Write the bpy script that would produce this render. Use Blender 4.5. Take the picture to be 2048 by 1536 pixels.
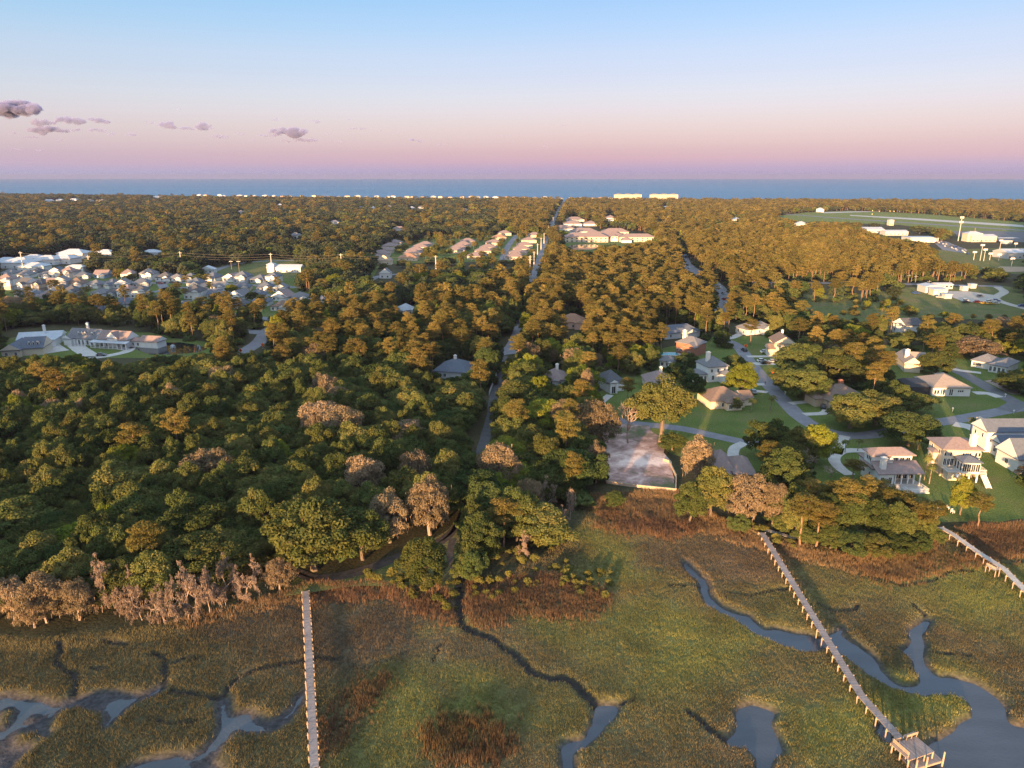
import bpy, bmesh, math, random
import numpy as np
from mathutils import Vector, Matrix
R = math.radians
for o in list(bpy.data.objects):
    bpy.data.objects.remove(o, do_unlink=True)
sc = bpy.context.scene
COL = sc.collection

# ------------------------------------------------------------------ camera
CAM_H, PITCH, FPX = 82.0, R(16.37), 1422.0
cam = bpy.data.cameras.new('camera'); cam_o = bpy.data.objects.new('camera', cam); COL.objects.link(cam_o)
cam_o.location = (0, 0, CAM_H); cam_o.rotation_euler = (R(90) - PITCH, 0, 0)
cam.sensor_width = 36; cam.lens = 36 * FPX / 2048; cam.clip_start = 1; cam.clip_end = 60000
sc.camera = cam_o

# ------------------------------------------------------------------ sky, sun, exposure
SUN_EL, SUN_AZ = R(5.5), R(203)          # azimuth clockwise from +Y: behind the camera, a little to the left
w = bpy.data.worlds.new('World'); sc.world = w; w.use_nodes = True
nt = w.node_tree; nt.nodes.clear()
def N(t, kind, **kw):
    n = t.nodes.new(kind)
    for k, v in kw.items(): setattr(n, k, v)
    return n
def ramp(node, stops):
    e = node.color_ramp.elements
    while len(e) > 1: e.remove(e[-1])
    e[0].position = stops[0][0]; e[0].color = (*stops[0][1], 1)
    for p, c in stops[1:]:
        k = e.new(p); k.color = (*c, 1)
def srgb(r, g, b):
    f = lambda c: (c / 255 / 12.92) if c / 255 <= 0.04045 else ((c / 255 + 0.055) / 1.055) ** 2.4
    return (f(r), f(g), f(b))
out = N(nt, 'ShaderNodeOutputWorld'); bg = N(nt, 'ShaderNodeBackground')
sky = N(nt, 'ShaderNodeTexSky', sky_type='NISHITA', sun_disc=False, sun_elevation=SUN_EL, sun_rotation=SUN_AZ,
        altitude=80, air_density=1.0, dust_density=1.5, ozone_density=2.0)
tc = N(nt, 'ShaderNodeTexCoord'); sep = N(nt, 'ShaderNodeSeparateXYZ'); nt.links.new(tc.outputs['Generated'], sep.inputs[0])
asn = N(nt, 'ShaderNodeMath', operation='ARCSINE'); nt.links.new(sep.outputs['Z'], asn.inputs[0])
# elevation in degrees, the twilight arch dips a little toward one side
el = N(nt, 'ShaderNodeMath', operation='MULTIPLY'); nt.links.new(asn.outputs[0], el.inputs[0]); el.inputs[1].default_value = 57.2958 / 90
tilt = N(nt, 'ShaderNodeMath', operation='MULTIPLY_ADD'); nt.links.new(sep.outputs['X'], tilt.inputs[0])
tilt.inputs[1].default_value = -0.006; nt.links.new(el.outputs[0], tilt.inputs[2])
rp = N(nt, 'ShaderNodeValToRGB'); nt.links.new(tilt.outputs[0], rp.inputs[0])
ramp(rp, [(0.0, (0.085,0.069,0.145)), (.45/90, (0.087,0.064,0.140)), (1.0/90, (0.104,0.053,0.118)), (1.7/90, (0.097,0.041,0.102)), (2.55/90, (0.101,0.042,0.096)), (3.6/90, (0.106,0.045,0.092)), (4.55/90, (0.106,0.051,0.098)), (5.76/90, (0.098,0.056,0.099)),
          (7.1/90, (0.083,0.051,0.099)), (8.45/90, (0.074,0.053,0.100)), (10.1/90, (0.051,0.051,0.105)), (12.2/90, (0.031,0.046,0.106)), (30/90, (.135,.168,.205)), (60/90, (.210,.252,.305)), (1.0, (.220,.262,.320))])
skm = N(nt, 'ShaderNodeVectorMath', operation='SCALE'); nt.links.new(sky.outputs[0], skm.inputs[0]); skm.inputs['Scale'].default_value = 0.052
mx0 = N(nt, 'ShaderNodeVectorMath', operation='ADD'); nt.links.new(skm.outputs[0], mx0.inputs[0]); nt.links.new(rp.outputs[0], mx0.inputs[1])
neg = N(nt, 'ShaderNodeMapRange'); neg.inputs['From Min'].default_value = .1; neg.inputs['From Max'].default_value = -1.0; nt.links.new(sep.outputs['X'], neg.inputs[0])   # the sky evens out toward the north side
lift = N(nt, 'ShaderNodeVectorMath', operation='SCALE'); lift.inputs[0].default_value = (.009, .049, .040); nt.links.new(neg.outputs[0], lift.inputs['Scale'])
mx = N(nt, 'ShaderNodeVectorMath', operation='ADD'); nt.links.new(mx0.outputs[0], mx.inputs[0]); nt.links.new(lift.outputs[0], mx.inputs[1])
nt.links.new(mx.outputs[0], bg.inputs[0]); bg.inputs[1].default_value = 1.0
nt.links.new(bg.outputs[0], out.inputs[0])
sl = bpy.data.lights.new('sun', 'SUN'); sl.energy = 5.0; sl.angle = R(0.9); sl.color = (1.0, 0.585, 0.26)
so = bpy.data.objects.new('sun', sl); COL.objects.link(so)
to_sun = Vector((math.sin(SUN_AZ) * math.cos(SUN_EL), math.cos(SUN_AZ) * math.cos(SUN_EL), math.sin(SUN_EL)))
so.rotation_euler = (-to_sun).to_track_quat('-Z', 'Y').to_euler(); so.location = to_sun * 400
vs = sc.view_settings; vs.view_transform = 'Standard'; vs.look = 'None'; vs.exposure = 1.85; vs.gamma = 1.0; vs.use_curve_mapping = False
cy = sc.cycles
cy.max_bounces = 5; cy.diffuse_bounces = 2; cy.glossy_bounces = 2; cy.transmission_bounces = 3; cy.transparent_max_bounces = 8; cy.volume_bounces = 0
cy.use_denoising = True; cy.denoiser = 'OPENIMAGEDENOISE'; cy.denoising_prefilter = 'NONE'; cy.sample_clamp_indirect = 4

# ------------------------------------------------------------------ helpers
SP, CP = math.sin(PITCH), math.cos(PITCH)
def P(x, y, h=0.0):
    """where the sight line through a point of the photograph meets the level h"""
    u, v = (x - 1024) / FPX, (y - 768) / FPX
    t = (CAM_H - h) / (SP + v * CP)
    return (u * t, (CP - v * SP) * t, h)
def P2(x, y, h=0.0): return np.array(P(x, y, h)[:2])
def proj(X, Y, Z):
    X, Y, Z = np.asarray(X, float), np.asarray(Y, float), np.asarray(Z, float)
    zc = Y * CP - (Z - CAM_H) * SP
    yc = Y * SP + (Z - CAM_H) * CP
    return 1024 + FPX * X / zc, 768 - FPX * yc / zc
def poly(pts, h=0.0): return np.array([P(x, y, h)[:2] for x, y in pts])
def inside(px, py, pg):
    px, py = np.asarray(px), np.asarray(py); r = np.zeros(px.shape, bool); n = len(pg)
    for i in range(n):
        x0, y0 = pg[i]; x1, y1 = pg[(i + 1) % n]
        if y0 == y1: continue
        c = ((y0 > py) != (y1 > py)) & (px < (x1 - x0) * (py - y0) / (y1 - y0) + x0)
        r ^= c
    return r
def dist_line(px, py, pl):
    d = np.full(np.shape(px), 1e9)
    for (x0, y0), (x1, y1) in zip(pl[:-1], pl[1:]):
        dx, dy = x1 - x0, y1 - y0; L = dx * dx + dy * dy + 1e-9
        t = np.clip(((px - x0) * dx + (py - y0) * dy) / L, 0, 1)
        d = np.minimum(d, np.hypot(px - x0 - t * dx, py - y0 - t * dy))
    return d
def vnoise(x, y, seed=0):
    xi, yi = np.floor(x).astype(np.int64), np.floor(y).astype(np.int64); fx, fy = x - xi, y - yi
    fx, fy = fx * fx * (3 - 2 * fx), fy * fy * (3 - 2 * fy)
    def h(a, b):
        n = (a * 374761393 + b * 668265263 + seed * 974634777) & 0x7fffffff
        n = ((n ^ (n >> 13)) * 1274126177) & 0x7fffffff
        return ((n ^ (n >> 16)) & 0xffff) / 65535.0
    return (h(xi, yi) * (1 - fx) + h(xi + 1, yi) * fx) * (1 - fy) + (h(xi, yi + 1) * (1 - fx) + h(xi + 1, yi + 1) * fx) * fy
def fbm(x, y, sc_, seed=0, o=4):
    r, a, t = 0, 1.0, 0
    for k in range(o):
        r = r + a * vnoise(np.asarray(x) / sc_ * 2 ** k, np.asarray(y) / sc_ * 2 ** k, seed + k); t += a; a *= .5
    return r / t
def smooth(t): t = np.clip(t, 0, 1); return t * t * (3 - 2 * t)

def np_mesh(name, V, tris=None, quads=None, fattr=None, vcol=None, fcol=None, smooth_=False, midx=None):
    me = bpy.data.meshes.new(name); V = np.asarray(V, np.float32)
    nt_ = 0 if tris is None else len(tris); nq = 0 if quads is None else len(quads)
    me.vertices.add(len(V)); me.vertices.foreach_set('co', V.ravel())
    idx = np.concatenate([np.asarray(a, np.int32).ravel() for a in (tris, quads) if a is not None and len(a)])
    me.loops.add(len(idx)); me.loops.foreach_set('vertex_index', idx)
    tot = np.concatenate([np.full(nt_, 3, np.int32), np.full(nq, 4, np.int32)])
    st = np.concatenate([[0], np.cumsum(tot)[:-1]]).astype(np.int32)
    me.polygons.add(nt_ + nq); me.polygons.foreach_set('loop_start', st); me.polygons.foreach_set('loop_total', tot)
    if midx is not None: me.polygons.foreach_set('material_index', np.asarray(midx, np.int32))
    me.polygons.foreach_set('use_smooth', np.full(nt_ + nq, smooth_))
    if fattr is not None:
        for k, a in fattr.items():
            at = me.attributes.new(k, 'FLOAT', 'FACE'); at.data.foreach_set('value', np.asarray(a, np.float32))
    if vcol is not None:
        for k, a in vcol.items():
            c = np.ones((len(V), 4), np.float32); c[:, :a.shape[1]] = a
            at = me.attributes.new(k, 'FLOAT_COLOR', 'POINT'); at.data.foreach_set('color', c.ravel())
    if fcol is not None:
        for k, a in fcol.items():
            c = np.ones((nt_ + nq, 4), np.float32); c[:, :3] = a
            at = me.attributes.new(k, 'FLOAT_COLOR', 'FACE'); at.data.foreach_set('color', c.ravel())
    me.update(calc_edges=True); me.validate()
    return me
def link(name, me, parent=None, loc=None, rz=None, mats=None, **props):
    o = bpy.data.objects.new(name, me); COL.objects.link(o)
    if mats is not None and me is not None:
        for m in (mats if isinstance(mats, (list, tuple)) else [mats]): me.materials.append(m)
    if parent: o.parent = parent
    if loc is not None: o.location = loc
    if rz is not None: o.rotation_euler = (0, 0, rz)
    for k, v in props.items(): o[k] = v
    return o
def thing(name, label, cat, loc=(0, 0, 0), rz=0, group=None):
    o = bpy.data.objects.new(name, None); COL.objects.link(o); o.empty_display_size = .5
    o.location = loc; o.rotation_euler = (0, 0, rz); o['label'] = label; o['category'] = cat
    if group: o['group'] = group
    return o
def tag(o, label, cat, group=None):
    o['label'] = label; o['category'] = cat
    if group: o['group'] = group
    return o
class MB:
    def __init__(s): s.v = []; s.f = []; s.m = []
    def add(s, vs, fs, m=0):
        b = len(s.v); s.v += [tuple(v) for v in vs]
        for f in fs: s.f.append(tuple(b + i for i in f)); s.m.append(m)
        return s
    def box(s, x0, y0, z0, x1, y1, z1, m=0):
        return s.add([(x0,y0,z0),(x1,y0,z0),(x1,y1,z0),(x0,y1,z0),(x0,y0,z1),(x1,y0,z1),(x1,y1,z1),(x0,y1,z1)],
                     [(3,2,1,0),(4,5,6,7),(0,1,5,4),(1,2,6,5),(2,3,7,6),(3,0,4,7)], m)
    def tube(s, pts, rads, n=6, m=0, cap=True):
        pts = [Vector(p) for p in pts]; rings = []
        for i, p in enumerate(pts):
            d = (pts[min(i+1, len(pts)-1)] - pts[max(i-1, 0)]).normalized()
            a = d.orthogonal().normalized(); b = d.cross(a)
            if abs(d.z) < .999: a = Vector((0,0,1)).cross(d).normalized(); b = d.cross(a)
            else: a = Vector((1,0,0)); b = d.cross(a).normalized()
            rings.append([p + (a*math.cos(2*math.pi*k/n) + b*math.sin(2*math.pi*k/n))*rads[i] for k in range(n)])
        vs = [q for r in rings for q in r]; fs = []
        for i in range(len(pts)-1):
            for k in range(n):
                k2 = (k+1) % n; fs.append((i*n+k, i*n+k2, (i+1)*n+k2, (i+1)*n+k))
        if cap: fs.append(tuple(range(n))[::-1]); fs.append(tuple((len(pts)-1)*n + k for k in range(n)))
        return s.add(vs, fs, m)
    def beam(s, a, b, w, h, m=0):
        a, b = Vector(a), Vector(b); d = (b-a).normalized(); sd = Vector((0,0,1)).cross(d)
        sd = sd.normalized()*w/2 if sd.length > 1e-4 else Vector((w/2,0,0)); up = d.cross(sd).normalized()*h/2
        vs = [a-sd-up, a+sd-up, a+sd+up, a-sd+up, b-sd-up, b+sd-up, b+sd+up, b-sd+up]
        return s.add(vs, [(0,1,2,3),(7,6,5,4),(1,0,4,5),(2,1,5,6),(3,2,6,7),(0,3,7,4)], m)
    def mesh(s, name='mesh', fix=True):
        me = bpy.data.meshes.new(name); me.from_pydata(s.v, [], s.f); me.polygons.foreach_set('material_index', s.m)
        if fix:
            bm = bmesh.new(); bm.from_mesh(me); bmesh.ops.recalc_face_normals(bm, faces=bm.faces); bm.to_mesh(me); bm.free()
        me.update(); return me
    def obj(s, name, mats, parent=None, loc=None, rz=None, **props):
        return link(name, s.mesh(name), parent, loc, rz, mats, **props)

# ------------------------------------------------------------------ materials
MATS = {}
def mat(name, col, rough=.85, col2=None, scale=1.0, bump=0.0, metallic=0.0, spec=.25, detail=6.0, objrand=0.0, aniso=None, thr=(.35,.65)):
    """one Principled surface; col2 mixes in by world/object noise; objrand varies brightness from object to object"""
    if name in MATS: return MATS[name]
    m = bpy.data.materials.new(name); m.use_nodes = True; t = m.node_tree; b = t.nodes['Principled BSDF']
    b.inputs['Roughness'].default_value = rough; b.inputs['Metallic'].default_value = metallic; b.inputs['Specular IOR Level'].default_value = spec
    b.inputs['Base Color'].default_value = (*col, 1); last = None
    if col2 is not None:
        co = N(t, 'ShaderNodeTexCoord'); mp = N(t, 'ShaderNodeMapping'); nz = N(t, 'ShaderNodeTexNoise'); cr = N(t, 'ShaderNodeValToRGB')
        nz.inputs['Scale'].default_value = scale; nz.inputs['Detail'].default_value = detail; nz.inputs['Roughness'].default_value = .65
        if aniso: mp.inputs['Scale'].default_value = aniso
        t.links.new(co.outputs['Object'], mp.inputs[0]); t.links.new(mp.outputs[0], nz.inputs['Vector']); t.links.new(nz.outputs[0], cr.inputs[0])
        ramp(cr, [(thr[0], col), (thr[1], col2)]); last = cr.outputs[0]
        t.links.new(last, b.inputs['Base Color'])
        if bump:
            bp = N(t, 'ShaderNodeBump'); bp.inputs['Strength'].default_value = bump; bp.inputs['Distance'].default_value = .1
            t.links.new(nz.outputs[0], bp.inputs['Height']); t.links.new(bp.outputs[0], b.inputs['Normal'])
    if objrand:
        oi = N(t, 'ShaderNodeObjectInfo'); hs = N(t, 'ShaderNodeHueSaturation'); mr = N(t, 'ShaderNodeMapRange')
        mr.inputs['To Min'].default_value = 1 - objrand; mr.inputs['To Max'].default_value = 1 + objrand
        t.links.new(oi.outputs['Random'], mr.inputs[0]); t.links.new(mr.outputs[0], hs.inputs['Value'])
        if last is not None: t.links.new(last, hs.inputs['Color'])
        else: hs.inputs['Color'].default_value = (*col, 1)
        t.links.new(hs.outputs[0], b.inputs['Base Color'])
    MATS[name] = m; return m
def leafmat(name, stops, trans=.22, objrand=.25, hue=.02, tintmix=.55):
    """foliage: colour runs along `stops` by a random tint stored on each leaf and a random value for each tree"""
    if name in MATS: return MATS[name]
    m = bpy.data.materials.new(name); m.use_nodes = True; t = m.node_tree; t.nodes.clear()
    o = N(t, 'ShaderNodeOutputMaterial'); at = N(t, 'ShaderNodeAttribute', attribute_name='tint'); oi = N(t, 'ShaderNodeObjectInfo')
    mxx = N(t, 'ShaderNodeMix'); mxx.inputs[0].default_value = tintmix
    t.links.new(oi.outputs['Random'], mxx.inputs[2]); t.links.new(at.outputs['Fac'], mxx.inputs[3])
    cr = N(t, 'ShaderNodeValToRGB'); ramp(cr, stops); t.links.new(mxx.outputs[0], cr.inputs[0])
    hs = N(t, 'ShaderNodeHueSaturation'); t.links.new(cr.outputs[0], hs.inputs['Color'])
    ml = N(t, 'ShaderNodeMath', operation='MULTIPLY'); ml.inputs[1].default_value = 7.13; t.links.new(oi.outputs['Random'], ml.inputs[0])
    fr = N(t, 'ShaderNodeMath', operation='FRACT'); t.links.new(ml.outputs[0], fr.inputs[0])
    mr = N(t, 'ShaderNodeMapRange'); mr.inputs['To Min'].default_value = 1 - objrand; mr.inputs['To Max'].default_value = 1 + objrand
    t.links.new(fr.outputs[0], mr.inputs[0]); t.links.new(mr.outputs[0], hs.inputs['Value'])
    d = N(t, 'ShaderNodeBsdfDiffuse'); tr = N(t, 'ShaderNodeBsdfTranslucent'); ms = N(t, 'ShaderNodeMixShader'); ms.inputs[0].default_value = trans
    t.links.new(hs.outputs[0], d.inputs[0]); t.links.new(hs.outputs[0], tr.inputs[0])
    t.links.new(d.outputs[0], ms.inputs[1]); t.links.new(tr.outputs[0], ms.inputs[2]); t.links.new(ms.outputs[0], o.inputs[0])
    MATS[name] = m; return m

# ================================================================== SETTING: ground, marsh, creeks, sea
MARSH = -1.0
def c1(pts): return [(x / 2.866, 1000 + y / 2.866) for x, y in pts]
def c2(pts): return [(680 + x / 2.866, 1000 + y / 2.866) for x, y in pts]
def c3(pts): return [(1348 + x / 2.866, 1000 + y / 2.866) for x, y in pts]
SHORE_PX = [(-500,1300),(0,1278),(200,1272),(380,1245),(560,1192),(612,1176),(760,1168),(900,1182),(940,1165),(1010,1150),(1090,1120),(1150,1060),(1175,990),(1350,985),
            (1440,1040),(1510,1064),(1600,1094),(1700,1116),(1800,1108),(1880,1058),(2048,1046),(2600,1030)]
shore = poly(SHORE_PX, -.5)
marsh_pg = np.vstack([shore, [[900, 150], [900, -160], [-700, -160], [-700, 120]]])
creek_polys = [
  c3([(75,355),(110,400),(165,450),(190,500),(205,545),(260,600),(340,640),(420,655),(455,690),(520,735),(600,750),(680,755),(750,755),(800,790),(830,850),(790,850),(690,830),(600,800),(520,770),(450,730),(370,680),(290,640),(220,600),(170,560),(165,510),(140,460),(90,410),(60,360)]),
  c3([(885,780),(930,735),(960,730),(960,770),(1000,810),(1080,840),(1140,880),(1170,930),(1190,980),(1240,1020),(1300,1050),(1380,1060),(1430,1040),(1440,1010),(1430,960),(1380,900),(1330,870),(1370,820),(1360,770),(1390,720),(1430,700),(1430,650),(1452,690),(1440,720),(1410,760),(1415,800),(1460,855),(1420,880),(1410,920),(1450,970),(1510,1000),(1600,1010),(1700,1040),(1800,1090),(1870,1160),(1900,1230),(1840,1270),(2006,1290),(2500,1290),(2600,1900),(1300,2100),(1420,1560),(1430,1420),(1500,1380),(1600,1330),(1660,1270),(1740,1210),(1720,1150),(1620,1100),(1540,1088),(1440,1095),(1330,1085),(1230,1050),(1130,990),(1060,930),(1010,880),(950,855),(900,830)]),
  c3([(370,1195),(450,1180),(550,1185),(572,1200),(560,1260),(555,1320),(600,1380),(610,1420),(580,1460),(560,1500),(540,1620),(490,1700),(470,1560),(500,1460),(440,1410),(350,1390),(290,1370),(350,1350),(372,1310),(380,1250)]),
  c3([(1200,1270),(1230,1290),(1260,1370),(1200,1360),(1170,1320)]),
  c2([(1480,1165),(1600,1180),(1570,1230),(1500,1290),(1440,1350),(1420,1330),(1450,1270),(1490,1195)]),
  c2([(1280,1390),(1330,1385),(1400,1375),(1350,1400),(1330,1450),(1345,1536),(1360,1650),(1310,1650),(1300,1560),(1270,1470)]),
  c1([(-500,1100),(0,1120),(150,1120),(250,1150),(310,1170),(430,1120),(560,1110),(650,1100),(760,1120),(830,1110),(930,1040),(940,1050),(900,1100),(850,1130),(740,1160),(680,1200),(640,1260),(590,1320),(570,1320),(620,1260),(640,1210),(600,1190),(450,1170),(350,1190),(290,1230),(245,1300),(250,1360),(150,1420),(90,1470),(40,1540),(0,1700),(-500,1700)]),
  c1([(1250,1130),(1290,1150),(1290,1210),(1330,1250),(1400,1210),(1460,1210),(1480,1250),(1580,1260),(1650,1200),(1700,1130),(1755,1075),(1765,1090),(1700,1180),(1650,1250),(1580,1310),(1470,1320),(1360,1310),(1310,1330),(1290,1380),(1230,1420),(1220,1480),(1260,1540),(1260,1700),(600,1700),(700,1540),(830,1490),(960,1460),(1100,1470),(1200,1400),(1270,1340),(1280,1280),(1250,1220),(1240,1160)]),
]
def ribbon(pts, w0, w1):
    p = np.array(pts, float); d = np.gradient(p, axis=0); d /= np.hypot(d[:, 0], d[:, 1])[:, None]; nr = np.stack([-d[:, 1], d[:, 0]], -1) * np.linspace(w0, w1, len(p))[:, None]
    return [tuple(q) for q in np.vstack([p + nr, (p - nr)[::-1]])]
creek_polys += [c2(ribbon([(1480,1180),(1470,1240),(1450,1290),(1440,1340),(1400,1375),(1340,1395),(1300,1420),(1300,1480),(1310,1536),(1330,1650)], 12, 26)), c3(ribbon([(1440,690),(1400,750),(1390,800),(1390,850),(1400,900),(1430,960),(1470,1010),(1500,1040)], 16, 26)), c3(ribbon([(800,800),(840,820),(900,800),(940,780)], 16, 16)), c1(ribbon([(1180,1450),(1250,1390),(1290,1310),(1270,1200),(1260,1140)], 14, 14)), c3(ribbon([(60,350),(100,410),(160,470),(180,540),(230,600)], 10, 16))]
islands = [c1([(-30,1190),(60,1180),(95,1240),(70,1290),(-30,1300)]), c1([(140,1230),(190,1210),(230,1240),(200,1270),(150,1268)]),
           c1([(70,1330),(140,1300),(230,1320),(240,1370),(150,1420),(70,1400)]), c1([(-30,1330),(40,1335),(35,1385),(-30,1400)])]
ditches = [(c2([(700,440),(680,520),(685,620),(690,700),(740,740),(820,770),(890,800),(930,840),(1000,880),(1060,940),(1110,990),(1200,1025),(1280,1020),(1340,1050),(1400,1100),(1450,1150),(1490,1190)]), .75),
  (c2([(1680,1145),(1600,1170)]), .35), (c2([(620,790),(560,850),(530,930)]), .14), (c2([(0,930),(160,960),(420,860)]), .10),
  (c3([(90,1205),(180,1290),(300,1365)]), .5), (c3([(-20,488),(160,492)]), .35), (c3([(830,590),(900,630),(1040,625),(1050,590)]), .3),
  (c3([(300,530),(430,545),(560,520),(680,500)]), .25), (c3([(1700,400),(1600,410),(1440,470),(1290,490),(1140,450)]), .3),
  (c3([(1440,660),(1400,620),(1380,600)]), .3), (c3([(1880,360),(2006,350)]), .3), (c3([(1480,860),(1600,880),(1700,890)]), .25),
  (c1([(330,830),(350,870),(320,920),(340,950),(420,990),(440,1050),(430,1120)]), .5), (c1([(870,880),(930,900),(940,960),(940,1020),(920,1080)]), .45),
  (c1([(940,960),(1050,905),(1140,900)]), .3), (c1([(1745,915),(1600,940),(1450,980),(1370,1010),(1330,1060),(1280,1120),(1240,1130),(1100,1110),(980,1090)]), .45),
  (c1([(1790,910),(1960,900)]), .35), (c1([(600,810),(720,825)]), .3), (c1([(520,960),(620,955)]), .25), (c1([(850,1260),(960,1280),(1120,1260)]), .25)]
creek_w = [poly(p, MARSH) for p in creek_polys]; isl_w = [poly(p, MARSH) for p in islands]; ditch_w = [(poly(p, MARSH), r) for p, r in ditches]
def in_creek(x, y):
    jx, jy = (fbm(x, y, 3.0, 11) - .5) * 2.0, (fbm(x, y, 3.0, 17) - .5) * 2.0
    a = np.zeros(np.shape(x), bool); b = np.zeros(np.shape(x), bool)
    for p in creek_w: a |= inside(x + jx, y + jy, p)
    for p in isl_w: b |= inside(x + jx, y + jy, p)
    return a & ~b
def ditch_depth(x, y):
    r = np.zeros(np.shape(x)); jx, jy = (fbm(x, y, 2.5, 21) - .5) * 1.2, (fbm(x, y, 2.5, 27) - .5) * 1.2
    for p, rad in ditch_w: r = np.maximum(r, 1 - smooth((dist_line(x + jx, y + jy, p) - rad * .55) / (rad * .9 + .15)))
    return r
def blur2(a, k):
    for ax in (0, 1):
        c = np.cumsum(np.pad(a, [(k + 1, k) if i == ax else (0, 0) for i in (0, 1)], mode='edge'), axis=ax)
        n = 2 * k + 1
        a = (np.take(c, range(n, c.shape[ax]), axis=ax) - np.take(c, range(0, c.shape[ax] - n), axis=ax)) / n
    return a
# marsh colour zones (base colours of the plants themselves), as soft patches
GREEN, OLIVE, DKOL, GREY, RED, TAN = [np.array(c) for c in ((.205,.212,.058), (.155,.124,.066), (.100,.092,.048), (.135,.098,.072), (.175,.102,.066), (.225,.150,.088))]
ZONES = [((1120,1320,120,60), GREY, 1.5), ((1510,1400,70,55), GREY, 1.0), ((1600,1330,60,35), GREY, .8), ((1000,1300,80,40), GREY, .8), ((1200,1200,60,30), RED, .6), ((1880,1270,60,30), RED, .6),((1330,1330,230,105), GREEN, 2.0), ((930,1400,140,60), GREEN, 2.0), ((1200,1120,55,75), GREEN, 1.0), ((1960,1190,160,60), GREEN, 2.2), ((1850,1410,80,45), GREEN, 2.4),
         ((1690,1450,100,55), GREEN, 1.6), ((880,1260,70,22), GREEN, .8), ((1090,1250,90,22), GREEN, 1.2), ((760,1510,110,50), GREEN, .8), ((1650,1190,120,40), GREEN, .5),
         ((700,1290,150,70), GREY, 1.3), ((840,1310,110,60), GREY, .7), ((1470,1140,120,45), GREY, 1.2), ((1480,1165,90,25), TAN, .5), ((1790,1230,140,50), GREY, .8), ((540,1245,120,35), GREY, .8),
         ((1270,1050,90,30), RED, .9), ((1150,1290,150,60), DKOL, .8), ((1250,1440,120,90), OLIVE, 1.0), ((1430,1450,120,110), OLIVE, .8), ((1560,1500,70,60), TAN, .5),
         ((250,1330,330,90), DKOL, 1.6), ((200,1480,330,90), DKOL, 1.6), ((1560,1210,70,25), DKOL, 1.3), ((1790,1330,70,60), DKOL, 1.2), ((680,1400,70,100), DKOL, .9), ((1130,1400,80,60), DKOL, .9), ((1950,1280,90,50), OLIVE, .8)]
def marsh_color(x, y):
    a, b = proj(x, y, np.full(np.shape(x), MARSH))
    a = a + (fbm(x, y, 11, 31, 5) - .5) * 230; b = b + (fbm(x, y, 11, 37, 5) - .5) * 120
    num = np.zeros((*np.shape(x), 3)) + OLIVE * .5; den = np.full(np.shape(x), .5)
    for (cx, cy, rx, ry), c, k in ZONES:
        wgt = k * np.exp(-((a - cx) / rx) ** 2 - ((b - cy) / ry) ** 2); num += wgt[..., None] * c; den += wgt
    c = num / den[..., None]
    return c * (0.72 + 0.56 * fbm(x, y, 4.0, 41, 5))[..., None]

fx = np.arange(-118, 185.01, .55); fy = np.arange(52, 190.01, .55)
gx = np.concatenate([[-9000,-6000,-4000,-2500,-1600,-1000,-700,-500,-350,-250,-190,-150,-130], fx, [200,220,260,320,400,550,800,1200,1800,2600,4000,6000,9000]])
gy = np.concatenate([[-3000,-1500,-800,-400,-200,-100,-40,0,25,40], fy, [200,215,235,260,300,360,450,600,800,1100,1500,1900,2300,2800,3400,4500]])
GX, GY = np.meshgrid(gx, gy)
ins = inside(GX, GY, marsh_pg); sd = dist_line(GX, GY, shore); sd = np.where(ins, sd, -sd) + (fbm(GX, GY, 6, 51) - .5) * 4
ma = smooth((sd + 1.0) / 5.0)                                                # 1 = marsh level
ck = in_creek(GX, GY).astype(float); ck = (blur2(ck, 1) > .18).astype(float); ckb = blur2(ck, 1); wide = blur2(ck, 4)
dd = ditch_depth(GX, GY)
near = (GX > -119) & (GX < 186) & (GY > 51) & (GY < 191)
ckb = np.where(near | (ck > 0), ckb, 0)
zz = MARSH * ma + (fbm(GX, GY, 5, 61) - .5) * .25 * ma
zz = zz - np.maximum(ckb * np.where(GX < -8, .50 + .16 * fbm(GX, GY, 9, 141), .72 + .4 * smooth(wide * 1.4 - .4)), dd * .42) * np.where(near | ins, 1, 0)
def ground_z(x, y):
    x, y = np.asarray(x, float), np.asarray(y, float)
    i = np.clip(np.searchsorted(gx, x) - 1, 0, len(gx) - 2); j = np.clip(np.searchsorted(gy, y) - 1, 0, len(gy) - 2)
    u = (x - gx[i]) / (gx[i + 1] - gx[i]); v = (y - gy[j]) / (gy[j + 1] - gy[j])
    return zz[j, i]*(1-u)*(1-v) + zz[j, i+1]*u*(1-v) + zz[j+1, i]*(1-u)*v + zz[j+1, i+1]*u*v
FLOOR = np.array((.060, .056, .028)); MUD = np.array((.056, .053, .057))
mc = marsh_color(GX, GY) * .7
fl = FLOOR * (0.6 + .8 * fbm(GX, GY, 5, 71))[..., None]
gc = fl * (1 - ma[..., None]) + mc * ma[..., None]
mudm = np.clip(np.maximum(ckb * 1.3, dd * 1.1), 0, 1)[..., None] * np.where(ma > .05, 1, 0)[..., None]
mudm = np.where((dd > ckb)[..., None], mudm, mudm); MUDV = np.where((dd > ckb)[..., None], np.array((.030,.027,.025)), MUD)
gc = gc * (1 - mudm) + MUDV * (.8 + .5 * fbm(GX, GY, 2, 77))[..., None] * mudm
V = np.stack([GX, GY, zz], -1).reshape(-1, 3); ny, nx = GX.shape
I = np.arange(ny * nx).reshape(ny, nx); Q = np.stack([I[:-1, :-1], I[:-1, 1:], I[1:, 1:], I[1:, :-1]], -1).reshape(-1, 4)
gm = np_mesh('ground', V, quads=Q, vcol={'col': gc.reshape(-1, 3)}, smooth_=True)
m = bpy.data.materials.new('ground_soil'); m.use_nodes = True; t = m.node_tree; b = t.nodes['Principled BSDF']
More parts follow.
